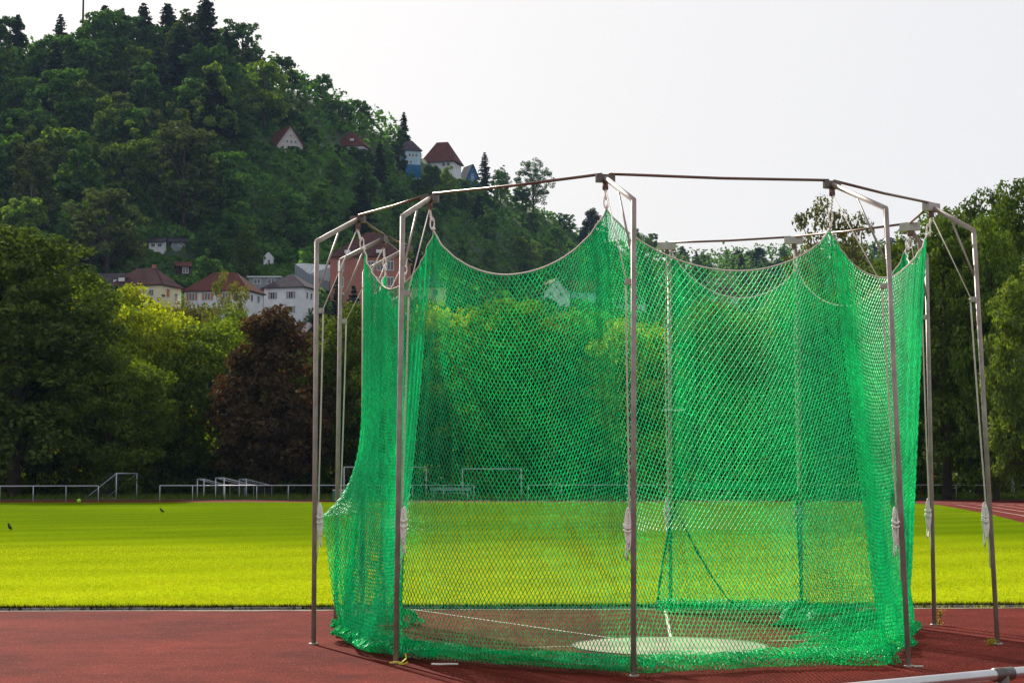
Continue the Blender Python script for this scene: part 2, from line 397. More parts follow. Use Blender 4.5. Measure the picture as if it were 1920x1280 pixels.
# ------------------------------------------------------------------ throwing cage
ND = {}
def node(k, base, top, tip, tipdd, peak, d=None, tie=None, bottom=None):
    g = GP(*base) if d is None else np.array([(base[0]-960)/F*d*1.0, d, 0.])
    if d is not None:
        g = PT(base[0], 900, d); g[2] = 0
    D = g[1]
    ND[k] = dict(base=g, top=PT(*top, D), tip=PT(*tip, D + tipdd), peak=PT(*peak, D + tipdd),
                 tie=(PT(*tie, D) if tie else None), bottom=GP(*bottom))
node('A', (588,1208), (594,453), (671,411), .75, (683,470), tie=(602,967), bottom=(638,1201))
node('B', (742,1244), (755,406), (806,372), .9, (813,433), tie=(754,1000), bottom=(742,1239))
node('C', (1188,1268), (1188,375), (1135,334), .95, (1137,391), tie=(1186,998), bottom=(1190,1266))
node('D', (1704,1250), (1661,391), (1560,346), .9, (1556,429), bottom=(1655,1250))
node('E', (1871,1208), (1826,432), (1746,388), .4, (1738,442), bottom=(1704,1205))
node('F', (1752,1172), (1737,480), (1706,425), -.45, (1699,467), bottom=(1690,1174))
node('H', (1500,1141), (1497,502), (1488,450), -.7, (1493,503), d=25.9, tie=(1494,950), bottom=(1503,1150))
node('I', (1256,1141), (1255,507), (1250,461), -.7, (1263,479), d=26.0, tie=(1262,945), bottom=(1232,1148))
node('G', (629,1171), (639,488), (720,447), -.1, (722,509), bottom=(648,1188))
node('J', (681,1160), (683,509), (763,466), .4, (758,517), d=24.0, bottom=(755,1166))

for k in 'AIJ': ND[k]['lin'] = .15
cage = tag(empty('throwing_cage', (1.6, 21, 0)), 'tall steel hammer throwing cage of inward-bent posts joined by top bars around the circle', 'throwing cage')
cl = np.array([1.6, 21, 0])
def lc(p): return np.asarray(p, float) - cl
for k in 'ABCDEFHIGJ':
    n = ND[k]; b0, tp, ti = lc(n['base']), lc(n['top']), lc(n['tip'])
    r = .0275
    mb = MB(); mb.tube([b0 - [0, 0, .05], tp], r, 12)
    mb.tube([b0 + [0, 0, .0], b0 + [0, 0, .02]], .055, 12)
    pole = mb.build('post', M['steel'], cage, True)
    mb = MB(); u = (ti - tp)
    mb.tube([tp - (tp-b0)/np.linalg.norm(tp-b0)*.03, tp, ti], [r, r*1.04, r], 12); mb.build('arm', M['steel'], pole, True)
    down = (b0 - tp) / np.linalg.norm(b0 - tp)
    mb = MB(); hold = tp + down * .62 if k not in 'HI' else tp + down * .5
    mb.tube([tp + u*.55, hold], .012, 8); mb.build('brace', M['steel'], pole, True)
    hdir = ti - tp; hdir[2] = 0; hdir /= np.linalg.norm(hdir)
    side = np.array([1., 0, 0]) * np.sign(hdir[0] + 1e-6) * .6 + hdir * .4; side /= np.linalg.norm(side)
    br = tp + down * .80
    mb = MB(); ang = math.atan2(side[1], side[0]); R = Matrix.Rotation(ang, 3, 'Z')
    mb.box(br + side * .055, (.075, .022, .06), R); mb.tube([br + side*.07 + [0,-.02,0], br + side*.07 + [0,.02,0]], .026, 10)
    mb.build('pulley_bracket', M['box'], pole)
    # halyard: tip pulley -> bracket -> cleat
    pul = ti - [0, 0, .10]
    cleat = b0 - down * 1.42 + side * .035
    mb = MB(); mb.tube([pul, br + side * .075], .0062, 6)
    pts = [br + side*.08]
    for i in range(1, 8):
        t = i/8; pts.append((br + side*.08)*(1-t) + cleat*t + side*.004*math.sin(t*3.1))
    pts.append(cleat); mb.tube(pts, .0058, 6)
    pts2 = [p + side * .009 for p in pts]; mb.tube(pts2, .0045, 6)
    mb.tube([cleat, cleat + [0.01, 0, -.35], cleat - side*.02 + [0, 0, -.55]], .006, 6)
    mb.build('halyard', M['rope'], pole, True)
    if k not in 'GJ':
        mb = MB(); rr = random.Random(ord(k))
        for q in range(9):                       # coil of rope wound on the cleat
            w = rr.uniform(.012, .032); hgt = rr.uniform(.13, .19); ph = rr.uniform(-.5, .5)
            c_ = cleat + side * (.02 + .02*rr.random()) + [0, -.03 + .02*rr.random(), rr.uniform(-.03, .03)]
            loop = []
            for i in range(17):
                a = 2*math.pi*i/16; loop.append(c_ + [w*math.cos(a)*math.cos(ph), w*math.cos(a)*math.sin(ph), hgt*math.sin(a)])
            mb.tube(loop, .0075, 6)
        for q in range(4):
            zz = rr.uniform(-.03, .06); loop = []
            for i in range(13):
                a = 2*math.pi*i/12; loop.append(cleat + side*.03 + [.04*math.cos(a), -.02 + .035*math.sin(a), zz + .01*math.cos(2*a)])
            mb.tube(loop, .008, 6)
        mb.tube([cleat + side*.04 + [0, 0, -.12], cleat + side*.055 + [0, -.02, -.26], cleat + side*.04 + [0, -.02, -.31], cleat + side*.02 + [0, -.01, -.18]], .007, 6)
        mb.build('rope_coil', M['rope_w'], pole, True)
        mb = MB(); mb.tube([cleat + side*.02 + [0,0,.20], cleat + side*.02 + [0,0,-.22]], .008, 8); mb.build('cleat', M['clamp'], pole)
    # head block
    mb = MB(); ang = math.atan2(hdir[1], hdir[0]); R = Matrix.Rotation(ang + math.pi/2, 3, 'Z')
    mb.box(ti + [0, 0, -.005], (.20, .05, .085) if k not in 'EFHI' else (.25, .09, .10), R)
    mb.build('joint_box', M['box'] if k in 'EFHI' else M['clamp'], pole)
    mb = MB(); mb.box(ti - [0, 0, .085], (.045, .045, .08), R); mb.tube([ti - [.03, 0, .10], ti - [-.03, 0, .10]], .02, 10)
    mb.build('pulley', M['bar'], pole)
order = ['I', 'H', 'F', 'E', 'D', 'C', 'B', 'A', 'G', 'J']
for a, c in zip(order[:-1], order[1:]):
    p, q = lc(ND[a]['tip']), lc(ND[c]['tip']); t = (q-p)/np.linalg.norm(q-p); up = np.array([0, 0, .045])
    mb = MB(); mb.tube([p + t*.04 + up, (p+q)/2 + up - [0, 0, .012], q - t*.04 + up], .0155, 10); mb.build('top_bar', M['bar'], cage, True)
# crossbar between the two gate posts, small bracket
p, q = lc(PT(1262, 910, 25.9)), lc(PT(1495, 910, 25.8))
mb = MB(); mb.box((p+q)/2, (q[0]-p[0], .03, .09)); mb.build('gate_board', M['greenboard'], cage)
p, q = lc(PT(1243, 769, 25.95)), lc(PT(1284, 769, 25.95)); mb = MB(); mb.tube([p, q], .014, 8); mb.build('gate_bracket', M['white_pipe'], cage)

# ------------------------------------------------------------------ the net
net = tag(empty('safety_net', (1.6, 21, 0)), 'green diamond-mesh safety net hanging in scallops from the throwing cage down to the track', 'net')
DIP = {'IH': .40, 'HF': .52, 'FE': .16, 'ED': .42, 'DC': .46, 'CB': .49, 'BA': .45, 'AG': .30, 'GJ': .25}
CELL_W, CELL_H = .054, .082
cen = np.array([1.6, 21.3])
def sm(t): t = np.clip(t, 0, 1); return t*t*(3-2*t)
def K(n, z):
    """horizontal position of a node's hanging line at height z (no tie)"""
    P, Bt = n['peak'][:2], n['bottom'][:2]
    t = (n.get('lin', 1)*np.clip((n['peak'][2]-z)/n['peak'][2], 0, 1) + (1-n.get('lin', 1))*sm((2.6 - z) / 2.6))[:, None]
    return P[None]*(1-t) + Bt[None]*t
def tie(n, z, dist):
    if n['tie'] is None: return 0
    T = n['tie']; k0 = K(n, np.array([T[2]]))[0]
    D = T[:2] - k0
    up = np.exp(-np.abs(z - T[2]) / .30)
    dn = np.clip(z / T[2], 0, 1) ** 1.15 
    g = np.where(z > T[2], up, np.where(np.linalg.norm(D) > .3, dn, np.exp(-np.abs(z-T[2])/.25)))
    s = np.exp(-dist / .28) 
    return D[None] * (g*s)[:, None]
seam_pts = {}
def netpos(a, c, u, v, zskirt=None):
    """u across the panel 0..1, v 0 (rope) .. 1 (floor) .. >1 (slack on the floor)"""
    A_, B_ = ND[a], ND[c]
    Lp = np.linalg.norm(A_['peak'][:2] - B_['peak'][:2])
    dip = DIP[a + c]
    # gather columns towards the peaks near the top
    vv = np.clip(v, 0, 1)
    g = .10 * np.exp(-vv * 2.2)
    uw = u - g * np.sin(2*np.pi*u) * .9
    zt = A_['peak'][2]*(1-uw) + B_['peak'][2]*uw - dip*4*uw*(1-uw) 
    # sharper cusp at the peaks
    zt = zt - .10*(1 - np.exp(-np.minimum(uw, 1-uw)*Lp/.14))
    z = zt*(1-vv) + .03*vv
    for nd_, side_ in ((A_, 0), (B_, 1)):          # meshes bunch up around each tie point
        if nd_['tie'] is not None:
            q_ = uw if side_ == 0 else 1-uw
            q_ = q_*(1 - .5*np.exp(-q_*Lp/.55)*np.exp(-np.abs(z-nd_['tie'][2])/.38))
            uw = q_ if side_ == 0 else 1-q_
            z = z + .10*np.exp(-q_*Lp/.45)*np.sign(nd_['tie'][2]-z)*np.abs(z-nd_['tie'][2])*np.exp(-np.abs(z-nd_['tie'][2])/.4)*1.6
    ka, kb = K(A_, z), K(B_, z)
    xy = ka*(1-uw)[:, None] + kb*uw[:, None]
    dirp = kb - ka; nrm = np.stack([-dirp[:, 1], dirp[:, 0]], 1); nrm /= np.linalg.norm(nrm, axis=1)[:, None] + 1e-9
    inw = cen[None] - xy; sgn = np.sign((nrm*inw).sum(1))[:, None]; nrm = nrm*sgn
    da, db = uw*Lp, (1-uw)*Lp
    # pleats near the peaks fading down and outwards
    am = .016*np.exp(-da/.35)*np.sin(da*2*np.pi/.17) + .016*np.exp(-db/.35)*np.sin(db*2*np.pi/.17)
    am = am*(.35 + .65*np.exp(-vv*1.6))
    # soft billow
    am = am + .10*np.sin(np.pi*uw)*np.sin(np.pi*np.clip(vv, 0, 1)**.8) * (1.0 if a+c not in ('FE', 'AG', 'GJ') else .3)
    am = am + .02*np.sin(3.1*np.pi*uw + 5*vv)*np.sin(np.pi*uw)
    xy = xy + nrm*am[:, None]
    xy = xy + tie(A_, z, da) + tie(B_, z, db)
    # fullness near the floor
    fl = sm((vv - .82)/.18)
    s_ = xy[:, 0]*1.0 + xy[:, 1]*1.3
    xy = xy - nrm*(fl*(.10*np.sin(s_*2.1) + .05*np.sin(s_*5.7 + 1)))[:, None]*.8
    # the slack heap
    sk = np.clip((v - 1)/.16, 0, 1)
    wide = {'IH': .12, 'HF': 1.0, 'FE': 1.05, 'ED': .85, 'DC': .60, 'CB': .52, 'BA': .60, 'AG': .2, 'GJ': .3}
    W0 = wide[a+c]
    nxt = {order[i]+order[i+1]: i for i in range(9)}; i = nxt[a+c]
    Wa = (W0 + (wide[order[i-1]+order[i]] if i > 0 else W0))/2
    Wb = (W0 + (wide[order[i+1]+order[i+2]] if i < 8 else W0))/2
    W = np.where(uw < .5, Wa + (W0-Wa)*2*uw, W0 + (Wb-W0)*(2*uw-1))
    rad = W*(sk**1.2)*(1 + .25*np.sin(s_*3.3 + 2*sk) + .15*np.sin(s_*9 + 5*sk)) + .05*np.sin(sk*14 + s_*4)*(sk > 0) - .20*np.sin(np.pi*np.clip(sk*1.6, 0, 1))
    xy = xy + nrm*rad[:, None]
    hz = 1.7*(.035 + .045*np.abs(np.sin(s_*6.3 + sk*7)) + .035*np.abs(np.sin(s_*15 + sk*19 + 2))) * np.sin(np.pi*np.clip(sk*.9+.08, 0, 1))
    z = np.where(v > 1, .012 + hz, z)
    return np.concatenate([xy, z[:, None]], 1)
rng = np.random.default_rng(11)
def prism(P, Q, r):
    """three-sided cords between P and Q (n,3)"""
    t = Q - P; ln = np.linalg.norm(t, axis=1, keepdims=True) + 1e-9; t = t/ln
    up = np.where(np.abs(t[:, 2:3]) < .9, np.array([[0, 0, 1.]]), np.array([[1., 0, 0]]))
    a = np.cross(t, up); a /= np.linalg.norm(a, axis=1, keepdims=True) + 1e-9; b = np.cross(a, t)
    n = len(P); V = np.zeros((n, 6, 3))
    for k in range(3):
        w = 2*math.pi*k/3 + .5; o = r*(math.cos(w)*a + math.sin(w)*b)
        V[:, k] = P - t*r*.5 + o; V[:, 3+k] = Q + t*r*.5 + o
    base = np.arange(n)[:, None]*6
    Q4 = np.concatenate([base + np.array([[0, 1, 4, 3]]), base + np.array([[1, 2, 5, 4]]), base + np.array([[2, 0, 3, 5]])], 0)
    return V.reshape(-1, 3), Q4
CORD = .0046
for a, c in zip(order[:-1], order[1:]):
    A_, B_ = ND[a], ND[c]
    Lp = max(np.linalg.norm(A_['peak'][:2]-B_['peak'][:2]), np.linalg.norm(A_['bottom'][:2]-B_['bottom'][:2]))
    nc = max(6, int(round(Lp*1.22/CELL_W)))
    rows = int(4.25/CELL_H)*2
    ext = {'HF': 22, 'FE': 24, 'ED': 22}.get(a+c, 14)
    vals = []; R_ = rows + ext
    v_of = np.concatenate([np.arange(rows+1)/rows, 1 + .16*np.arange(1, ext+1)/ext])
    grid = []
    for J in range(R_+1):
        if J % 2 == 0: us = np.arange(nc+1)/nc
        else: us = (np.arange(nc)+.5)/nc
        jit = rng.normal(0, .025/nc, len(us)); jit[0] *= 0 if J % 2 == 0 else 1
        if J % 2 == 0: jit[-1] = 0
        u_ = np.clip(us + jit, 0, 1)
        grid.append(netpos(a, c, u_, np.full(len(us), v_of[J])))
    Ps, Qs = [], []
    for J in range(R_):
        g0, g1 = grid[J], grid[J+1]
        if J % 2 == 0:
            Ps += [g0[:-1], g0[1:]]; Qs += [g1, g1]
        else:
            Ps += [g0, g0]; Qs += [g1[:-1], g1[1:]]
    P, Q = np.vstack(Ps) - cl, np.vstack(Qs) - cl
    V, Q4 = prism(P, Q, CORD)
    # border rope along the top
    idxmesh('net_panel', V, Q4, M['net'], net)
    us = np.linspace(0, 1, 50); tp_ = netpos(a, c, us, np.zeros(50)) - cl
    mb = MB(); mb.tube(list(tp_), .0085, 6)
    if a == 'I':
        pass
    mb.build('border_rope', M['rope'], net, True)
# edge and seam ropes, hanging hooks
for k in order:
    n = ND[k]
    nb = order.index(k)
    pr = (k, order[nb+1], 0.) if nb < 9 else (order[nb-1], k, 1.)
    vs = np.linspace(0, 1, 60)
    line = netpos(pr[0], pr[1], np.full(60, pr[2]), vs) - cl
    if k in 'IHJ':
        mb = MB(); mb.tube(list(line), .012, 6); mb.build('seam_rope', M['net_dark'] if k != 'H' else M['rope'], net, True)
    if k in 'HI':
        mb = MB(); mb.tube(list(line[38:]), .017, 8); mb.build('gathered_seam', M['net_dark'], net, True)
    pk, tp_ = lc(n['peak']), lc(n['tip']) - [0, 0, .13]
    if k == 'I':
        pass
    mb = MB(); h = tp_ - pk
    # short knotted rope with a snap hook
    pts = [pk, pk + h*.12 + [.01, 0, 0], pk + h*.2]
    mb.tube(pts, [.012, .018, .010], 8)
    loop = []
    cpt = pk + h*.36
    for i in range(17):
        a_ = 2*math.pi*i/16; loop.append(cpt + [.022*math.cos(a_), .0, .065*math.sin(a_)])
    mb.tube(loop, .009, 6)
    tw = []
    for i in range(20):
        t = .5 + .5*i/19; tw.append(pk + h*t + [.008*math.sin(i*1.6), .008*math.cos(i*1.6), 0])
    mb.tube(tw, .010, 6); mb.build('hanging_hook', M['rope_w'], net, True)
# sweeping fold in the gate panel
pts = [GP(1262, 0) if False else PT(x, y, d) - cl for x, y, d in ((1264, 952, 25.75), (1285, 990, 25.6), (1308, 1035, 25.5), (1335, 1080, 25.4), (1365, 1122, 25.3), (1392, 1143, 25.25))]
mb = MB(); mb.tube(pts, [.006, .012, .015, .015, .012, .006], 8); mb.build('gathered_seam', M['net_dark'], net, True)

# small things at the foot of the posts
def weed(name, px, py, h, n, label, m):
    g = GP(px, py); r = random.Random(px); V = []
    for i in range(n):
        a = r.uniform(0, 6.28); z = r.uniform(0, h); q = np.array([r.gauss(0, .035), r.gauss(0, .035), z]); s = r.uniform(.012, .028)
        t1 = np.array([math.cos(a), math.sin(a), r.uniform(-.6, .6)])*s; t2 = np.array([-math.sin(a), math.cos(a), r.uniform(-.5, .8)])*s*.6
        V += [q - t1, q - t2, q + t1, q + t2]
    root = tag(empty(name, tuple(g)), label, 'weed')
    quads('leaves', np.array(V), m, root)
    mb = MB()
    for i in range(4): mb.tube([(0, 0, 0), (r.gauss(0, .02), r.gauss(0, .02), h*.95)], .004, 5)
    mb.build('stem', M['weed'], root)
weed('weed', 1761, 1172, .20, 60, 'tall yellow weed beside the rear right post foot of the cage', M['weed'])
weed('weed', 1860, 1209, .08, 40, 'low green and yellow weed tuft at the foot of the far right post', M['weed'])
g = GP(747, 1245); mb = MB()
mb.tube([g + [-.09, -.02, .02], g + [-.02, -.03, .03], g + [.03, -.03, .02], g + [.08, 0, .06], g + [.07, .02, .11]], .008, 6)
mb.tube([g + [.0, -.03, .01], g + [.06, -.04, .01], g + [.10, -.03, .03]], .007, 6)
tag(mb.build('tape', M['tape'], loc=g), 'scrap of yellow tape around the foot of the front left post', 'tape')
g = GP(1722, 1251); mb = MB(); mb.tube([g + [-.05, 0, .012], g + [.05, 0, .012]], .012, 8)
tag(mb.build('ground_peg', M['box'], loc=g), 'short grey metal peg lying beside the front right post foot', 'peg')
g = GP(835, 1246); mb = MB(); mb.tube([g + [-.14, .0, .012], g + [-.05, -.03, .012], g + [.05, 0, .012], g + [.13, -.01, .012]], .01, 6)
tag(mb.build('rope_end', M['rope_w'], loc=g), 'pale loose rope end lying under the front hem of the net', 'rope')

# ------------------------------------------------------------------ foreground rail
rail = tag(empty('barrier_rail', (2.0, 7.6, 0)), 'shiny aluminium pipe barrier with dark clamp in the near right corner', 'barrier')
rl = np.array([2.0, 7.6, 0])
p2 = PT(1880, 1263, 7.75); p1 = GP(1600, 1290, p2[2])
dv = (p2 - p1)/np.linalg.norm(p2-p1)
dv[2] = 0; dv /= np.linalg.norm(dv); pc = p2.copy()
mb = MB(); mb.tube([pc - dv*1.9 - rl, pc + dv*1.9 - rl], .0245, 20); mb.build('rail', M['alu'], rail, True)
mb = MB(); mb.tube([pc - dv*.055 - rl, pc + dv*.055 - rl], .029, 20); mb.tube([pc - rl - [0, 0, .0], pc - rl - [0, 0, .09]], .029, 16)
mb.build('clamp', M['clamp'], rail, True)
for s in (-1.85, 0, 1.85):
    q = pc + dv*s; q2 = q.copy(); q2[2] = -.02
    mb = MB(); mb.tube([q2 - rl, q - rl - [0, 0, .02]], .022, 16); mb.build('post', M['alu'], rail, True)

# ------------------------------------------------------------------ far railings
def railing(pts, label, step=2.55):
    """pts: ground points as pixels on the far side; rail 1.1 m high"""
    P = [np.array([ (px-960)/F*d, d, 0.0]) for px, d in pts]
    root = tag(empty('railing', tuple(P[0])), label, 'railing', 'white pipe railings around the track'); o = P[0]
    mb = MB(); mb.tube([p - o + [0, 0, 1.08] for p in P], .028, 8); mb.build('rail', M['white_pipe'], root, True)
    tot = 0; seg = []
    for a, b_ in zip(P[:-1], P[1:]):
        l_ = np.linalg.norm(b_-a); n = max(1, round(l_/step))
        for i in range(n): seg.append(a + (b_-a)*i/n)
    seg.append(P[-1])
    for s in seg:
        mb = MB(); mb.tube([s - o, s - o + [0, 0, 1.08]], .026, 8); mb.build('post', M['white_pipe'], root, True)
railing([(-60, 124), (187, 127.5)], 'white pipe railing at the far left of the field, ending at a gap')
railing([(302, 130), (600, 134), (889, 136)], 'white pipe railing in front of the small goals left of the cage')
railing([(990, 137), (1300, 138), (1700, 138), (1790, 137), (1860, 134), (1990, 130)], 'long white pipe railing curving behind the right side of the track')

# ------------------------------------------------------------------ goals
M['goalnet'] = mat('goal_net_cord', (.18, .2, .22), (.12, .13, .15), 5, .9)
def goal(px, py, d, w, h, dep, rz, label, style=0, m='white_pipe'):
    g = PT(px, py, d); g[2] = 0
    root = tag(empty('football_goal', tuple(g), rz), label, 'football goal', 'football goals behind the railing')
    r = .042
    for s in (-1, 1):
        mb = MB(); mb.tube([(s*w/2, 0, 0), (s*w/2, 0, h)], r, 8); mb.build('goal_post', M[m], root, True)
        mb = MB(); mb.tube([[(s*w/2, 0, h), (s*w/2, dep*.25, h), (s*w/2, dep, .05), (s*w/2, 0, .04)], [(s*w/2, 0, h), (s*w/2, dep, .05), (s*w/2, 0, .04)], [(s*w/2, 0, h), (s*w/2, dep, h*.66), (s*w/2, dep, .05)]][style], r*.6, 8); mb.build('side_frame', M[m], root, True)
    mb = MB(); mb.tube([(-w/2, 0, h), (w/2, 0, h)], r, 8); mb.build('crossbar', M[m], root, True)
    mb = MB(); mb.tube([(-w/2, dep, .05), (w/2, dep, .05)], r*.6, 8); mb.build('base_bar', M[m], root, True)
    mb = MB(); nx = int(w/.3)
    for i in range(nx+1):
        x_ = -w/2 + w*i/nx; mb.tube([(x_, dep*.25, h), (x_, dep, .05)], .006, 3, False)
    for j in range(8):
        t = j/7; y_ = dep*.25 + dep*.75*t; z_ = h + (.05-h)*t; mb.tube([(-w/2, y_, z_), (w/2, y_, z_)], .006, 3, False)
    mb.build('goal_net', M['goalnet'], root)
goal(237, 932, 140, 2.4, 1.95, 3.0, math.radians(62), 'tall goal seen from the side behind the gap in the railing', 1)
goal(376, 934, 141, 1.6, 1.5, 2.1, math.radians(-62), 'small goal leaning away behind railing, leftmost of the small goals', 2)
goal(412, 934, 139, 1.8, 1.6, 2.4, math.radians(-60), 'middle one of the small goals behind the railing', 2)
goal(455, 934, 142, 1.6, 1.5, 2.1, math.radians(-62), 'small goal nearest the copper tree trunk behind the railing', 2)
goal(722, 935, 142, 6.4, 2.44, 1.6, math.radians(4), 'full-size white goal half hidden by the front left post')
goal(922, 936, 142, 4.6, 2.3, 1.4, math.radians(-3), 'white goal behind the net left of the middle post')
# bench behind the net, seen faintly
g = PT(845, 936, 140); g[2] = 0
bn = tag(empty('bench', tuple(g)), 'low pale bench behind the railing seen through the net', 'bench')
mb = MB(); mb.box((0, 0, .45), (3.2, .4, .06)); mb.build('seat', M['grey_sh'], bn)
mb = MB(); mb.box((0, .25, .75), (3.2, .05, .25)); mb.build('backrest', M['grey_sh'], bn)
for s in (-1.3, 1.3):
    mb = MB(); mb.box((s, 0, .21), (.08, .36, .42)); mb.build('leg', M['white_pipe'], bn)
# green mat under white cover left of the net
g = PT(641, 938, 128); g[2] = 0
bx = tag(empty('landing_mat', tuple(g)), 'green landing mat with pale top edge beside the left net', 'mat')
mb = MB(); mb.box((0, 0, .38), (1.1, 1.6, .72)); mb.build('foam_block', M['greenboard'], bx)
mb = MB(); mb.box((0, 0, .78), (1.16, 1.66, .07)); mb.build('cover', M['white_pipe'], bx)
# parked van glimpsed between the trunks
g = PT(172, 915, 165); g[2] = 0
vn = tag(empty('parked_van', tuple(g), .1), 'pale blue-white van parked in the shade beneath the left trees', 'van')
mb = MB(); prof = [(-2.2, .35), (2.2, .35), (2.2, 1.0), (1.9, 1.15), (1.35, 1.9), (-2.15, 1.95), (-2.2, 1.6)]
nn = len(prof); Vv = [(x, y, z) for y in (-.85, .85) for x, z in prof]
mb.add(Vv, [tuple(range(nn)), tuple(range(2*nn-1, nn-1, -1))] + [(i, nn+i, nn+(i+1) % nn, (i+1) % nn) for i in range(nn)])
mb.build('body', M['white'], vn)
for x0, x1 in ((-1.9, -.9), (-.8, .1), (.2, 1.25)):
    mb = MB(); mb.box(((x0+x1)/2, -.86, 1.5), (x1-x0, .03, .5)); mb.build('side_window', M['pane'], vn)
for s in (-1.35, 1.35):
    mb = MB(); mb.tube([(s, -.88, .33), (s, -.62, .33)], .33, 16); mb.build('wheel', M['dark'], vn)
# ball
g = PT(148, 937, 121); g[2] = 0; bm_me = bpy.data.meshes.new('ball')
import bmesh
bm = bmesh.new(); bmesh.ops.create_icosphere(bm, subdivisions=3, radius=.13)
bm.to_mesh(bm_me); bm.free(); bm_me.materials.append(M['ball']); bo = bpy.data.objects.new('ball', bm_me); SC.collection.objects.link(bo)
bo.location = (g[0], g[1], .14); tag(bo, 'lime green ball lying on the far edge of the grass', 'ball')
# birds on the grass
def bird(px, py, rz, label):
    g = GP(px, py)
    root = tag(empty('blackbird', tuple(g), rz), label, 'bird', 'black birds on the grass')
    bm = bmesh.new()
    rings = [(-.17, .005, .06, .10), (-.11, .012, .02, .105), (-.07, .035, .035, .12), (-.02, .05, .05, .14), (.03, .048, .05, .165), (.065, .032, .034, .20), (.085, .028, .03, .225), (.11, .026, .028, .235), (.13, .008, .008, .232), (.155, .002, .002, .228)]
    rows = []
    for x, ry, rz_, zc in rings:
        rows.append([bm.verts.new((x, ry*math.cos(a), zc + min(rz_, .05)*math.sin(a))) for a in [2*math.pi*i/12 for i in range(12)]])
    for r0, r1 in zip(rows[:-1], rows[1:]):
        for i in range(12): bm.faces.new((r0[i], r0[(i+1) % 12], r1[(i+1) % 12], r1[i]))
    bm.faces.new(rows[0][::-1]); bm.faces.new(rows[-1])
    for s in (-1, 1):
        for seg in (((0, s*.02, .10), (.0, s*.02, 0)),):
            a_, b_ = Vector(seg[0]), Vector(seg[1]); vs = []
            for p_ in (a_, b_): vs.append([bm.verts.new(p_ + Vector((.004*math.cos(t), .004*math.sin(t), 0))) for t in (0, 2.1, 4.2)])
            for i in range(3): bm.faces.new((vs[0][i], vs[0][(i+1) % 3], vs[1][(i+1) % 3], vs[1][i]))
    me = bpy.data.meshes.new('body'); bm.to_mesh(me); bm.free(); me.materials.append(M['bird'])
    me.polygons.foreach_set('use_smooth', [True]*len(me.polygons))
    o = bpy.data.objects.new('body', me); SC.collection.objects.link(o); o.parent = root
    root.scale = (1.15, 1.15, 1.15)
bird(18, 997, 2.2, 'black bird standing upright on the grass at the left edge')
bird(303, 963, 2.4, 'black bird walking on the grass before the small goals')

# ------------------------------------------------------------------ tree makers
def leaf_quads(C, size, Nrm, r):
    """leaf quads at C (n,3) with normals Nrm"""
    n = len(C); a = r.normal(size=(n, 3)); t1 = np.cross(Nrm, a); t1 /= np.linalg.norm(t1, axis=1, keepdims=True) + 1e-9
    t2 = np.cross(Nrm, t1); s = size*r.uniform(.6, 1.3, (n, 1))
    V = np.zeros((n, 4, 3)); V[:, 0] = C - t1*s; V[:, 1] = C - t2*s*.62; V[:, 2] = C + t1*s; V[:, 3] = C + t2*s*.62
    return V.reshape(-1, 3)
def broadleaf(seed, H, R, nclump, per, leaf, z0=.08, shape='round', clump_r=None):
    r = np.random.default_rng(seed)
    lob = r.uniform(-1, 1, (9, 3)); lob /= np.linalg.norm(lob, axis=1, keepdims=True); la = r.uniform(.08, .28, 9)
    out = []
    cr0 = clump_r or R*.20
    d = r.normal(size=(nclump, 3)); d /= np.linalg.norm(d, axis=1, keepdims=True)
    rad = r.uniform(.25, 1, nclump)**.45
    bump = 1 + ((np.clip(d @ lob.T, 0, 1)**6)*la).sum(1) - .10
    h = (d[:, 2]+1)/2
    cz = z0*H + (H*(1-z0) - cr0)*h
    if shape == 'round': prof = np.sqrt(np.clip(1 - d[:, 2]**2, 0, 1))*1.0
    if shape == 'cone': prof = np.sqrt(np.clip(1 - d[:, 2]**2, 0, 1))*(1.25 - .85*h)
    if shape == 'dome': prof = np.sqrt(np.clip(1 - np.clip(d[:, 2], -.3, 1)**2, 0, 1))
    hd = d[:, :2]/(np.linalg.norm(d[:, :2], axis=1, keepdims=True)+1e-9)
    cx = hd*((prof*rad*bump)*(R-cr0*.5))[:, None]
    mz = z0*H + H*(1-z0)*.45
    cz = mz + (cz - mz)*np.clip(rad*bump, 0, 1.12)
    C0 = np.column_stack([cx, cz])
    for i in range(nclump):
        cr = cr0*r.uniform(.55, 1.35)
        n = int(per*(cr/cr0)**2)
        g = r.normal(size=(n, 3)); g /= np.linalg.norm(g, axis=1, keepdims=True); rr = r.uniform(.3, 1, (n, 1))**.5
        p = C0[i] + g*rr*cr*np.array([1, 1, .62])
        nr = g + r.normal(0, .7, (n, 3)) + np.array([0, 0, .5]); nr /= np.linalg.norm(nr, axis=1, keepdims=True)
        out.append(leaf_quads(p, leaf, nr, r))
    V = np.vstack(out); V[:, 2] = np.maximum(V[:, 2], .05)
    # limbs
    mb = MB(); 
    mb.tube([(0, 0, -.4), (.05*R*.3, 0, H*.12), (0, .03*R, H*.4), (0, 0, H*.8)], [R*.075, R*.058, R*.04, R*.01], 9)
    for i in range(0, nclump, max(1, nclump//16)):
        c = C0[i]; z = min(max(H*.1, c[2]*.55), H*.6); mid = np.array([c[0]*.45, c[1]*.45, (z + c[2])/2 + .03*H])
        mb.tube([(0, 0, z), mid, c], [R*.026, R*.015, R*.005], 5, False)
    return V, mb
